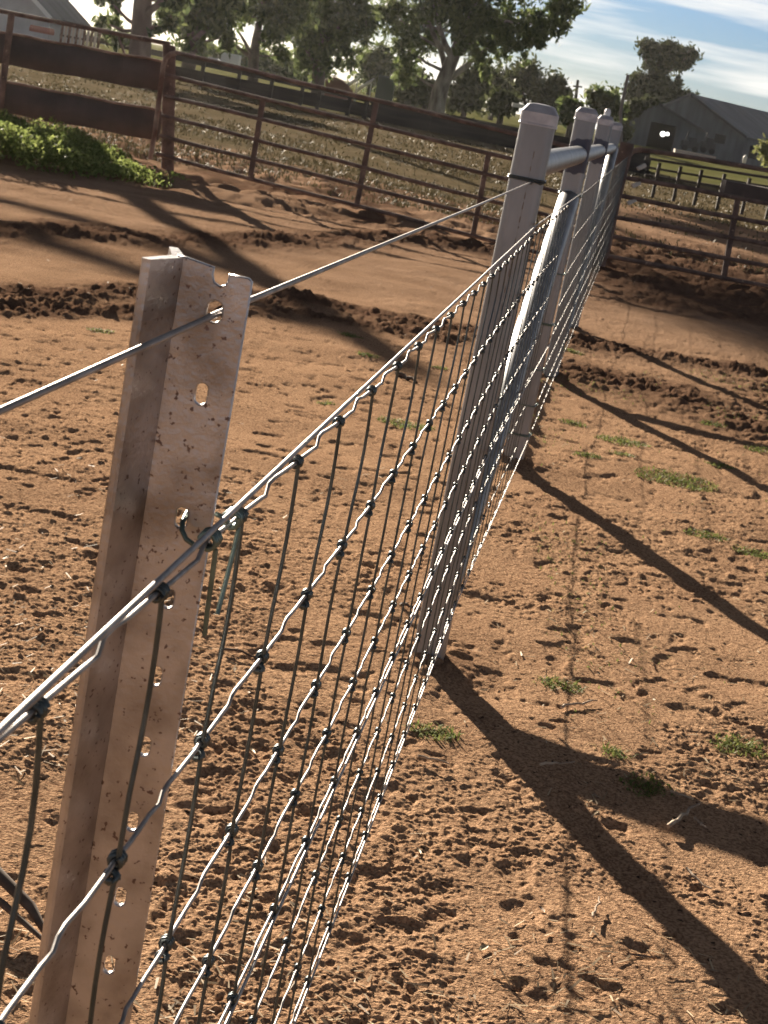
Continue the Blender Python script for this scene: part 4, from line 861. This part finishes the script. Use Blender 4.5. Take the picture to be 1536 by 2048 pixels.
for a_ in ((838, 1516, 900, 1530, .0030, 'slim grey twig beside the foot of the mesh', TWIG), (1340, 1655, 1398, 1608, .0045, 'pale broken stick across the edge of the brace shadow', TWIG), (1340, 1585, 1385, 1600, .0030, 'thin tan stick above the pale broken stick', TWIG), (1390, 1640, 1408, 1655, .0030, 'white splinter lying inside the brace shadow', TWIG), (1120, 1418, 1195, 1408, .0035, 'straight tan twig between the nearest and second shadows', TWIG), (450, 1303, 525, 1320, .0035, 'short dark twig seen through the mesh near the picket', TWIGD), (800, 1215, 830, 1222, .0050, 'small dark stick by the mesh just left of the nearest post', TWIGD), (795, 752, 835, 770, .012, 'stubby dark stick in the dirt, up by the upper mesh edge', TWIGD), (1080, 1532, 1150, 1528, .0030, 'pale twig in the gap where the two wide shadows split', TWIG), (1375, 1740, 1420, 1780, .0028, 'thin curved twig below the brace shadow', TWIG), (1185, 1838, 1200, 1800, .0025, 'wispy straw on the smooth patch near the bottom', TWIG)):
    twig(*a_)
g0, g1_ = gat(-60, 1740), gat(95, 1880); b = MB(); b.tube([V((g0.x, g0.y, .035)), V((lerp(g0, g1_, .4)).xy.to_3d())+V((0, 0, .03)), V(lerp(g0, g1_, .75).xy.to_3d())+V((0, .01, .018)), V(g1_.xy.to_3d())+V((0, 0, .004))], [.010, .009, .008, .004], 10)
b.tube([V((g0.x, g0.y-.05, .02)), V((lerp(g0, g1_, .5)).xy.to_3d())+V((0, -.03, .016)), V(g1_.xy.to_3d())+V((.0, -.02, .01))], [.006, .0055, .003], 8)
tag(b.build('fallen_branch', TWIGD), 'dark fallen branch on the ground at the left edge behind the picket', 'branch')
# fine litter nobody could count
def litter():
    k = 5200; v = rs.uniform(1/13., 1/1.6, k); Y_ = 1/v; X = rs.uniform(-.36, .36, k)*Y_; keep = rs.uniform(0, 1, k) < sstep(.42, .62, fbm(X*1.8, Y_*1.8, 3, 301)); X = X[keep]; Y_ = Y_[keep]; k = len(X)
    Z = terrain(X, Y_)[0]+.003; a = rs.uniform(0, 6.28, k); l = rs.uniform(.004, .018, k); w_ = rs.uniform(.0008, .0022, k)
    d = np.stack([np.cos(a), np.sin(a), rs.normal(size=k)*.15], 1); s = np.stack([-np.sin(a), np.cos(a), rs.normal(size=k)*.3], 1); P = np.stack([X, Y_, Z], 1)
    vv = np.stack([P-d*l[:, None]-s*w_[:, None], P-d*l[:, None]+s*w_[:, None], P+d*l[:, None]+s*w_[:, None]*.6, P+d*l[:, None]-s*w_[:, None]*.6], 1).reshape(-1, 3)
    me = bpy.data.meshes.new('straw'); me.from_pydata(vv.tolist(), [], np.arange(4*k).reshape(-1, 4).tolist()); me.materials.append(leaf_mat('straw_bits', (.22, .15, .09), (.60, .48, .32), .2)); me.update()
    o = bpy.data.objects.new('straw_litter', me); col.objects.link(o); tag(o, 'scattered bits of straw and bark over the dirt', None, None, 'stuff')
litter()

# made-up frame outside the left edge, added to throw shadow bars on the track
fr = empty('shadow_bar_frame', (-7.2, 24.0, 0), 'unseen timber frame added past the left edge to cast shadow bars on the mud', 'shadow caster')
for x, y in ((-7.2, 24.0), (-10.9, 26.5)):
    b = MB(); b.tube([V((x, y, -.3)), V((x, y, 5.1))], [.16, .14], 12); b.build('shadow_bar_post', DARKW, fr)
for z in (4.89, 4.39):
    b = MB(); b.bar(V((-11.1, 26.64, z)), V((-7.0, 23.86, z)), 0.16, 0.07); b.build('shadow_bar_beam', DARKW, fr)

# ------------------------------------------------------------------ thin dusty backlit air
b = MB(); b.box((0, 770, 9.0), (4200, 1700, 22.0))
HZ = bpy.data.materials.new('dusty_air'); HZ.use_nodes = True; t = HZ.node_tree
for n in list(t.nodes):
    if n.type != 'OUTPUT_MATERIAL': t.nodes.remove(n)
pv = t.nodes.new('ShaderNodeVolumePrincipled'); pv.inputs['Color'].default_value = (.95, .94, .92, 1); pv.inputs['Density'].default_value = 0.00010; pv.inputs['Anisotropy'].default_value = 0.8
t.links.new(pv.outputs[0], t.nodes['Material Output'].inputs['Volume'])
tag(b.build('haze', HZ), 'thin dusty backlit air over the whole place', None, None, 'stuff')
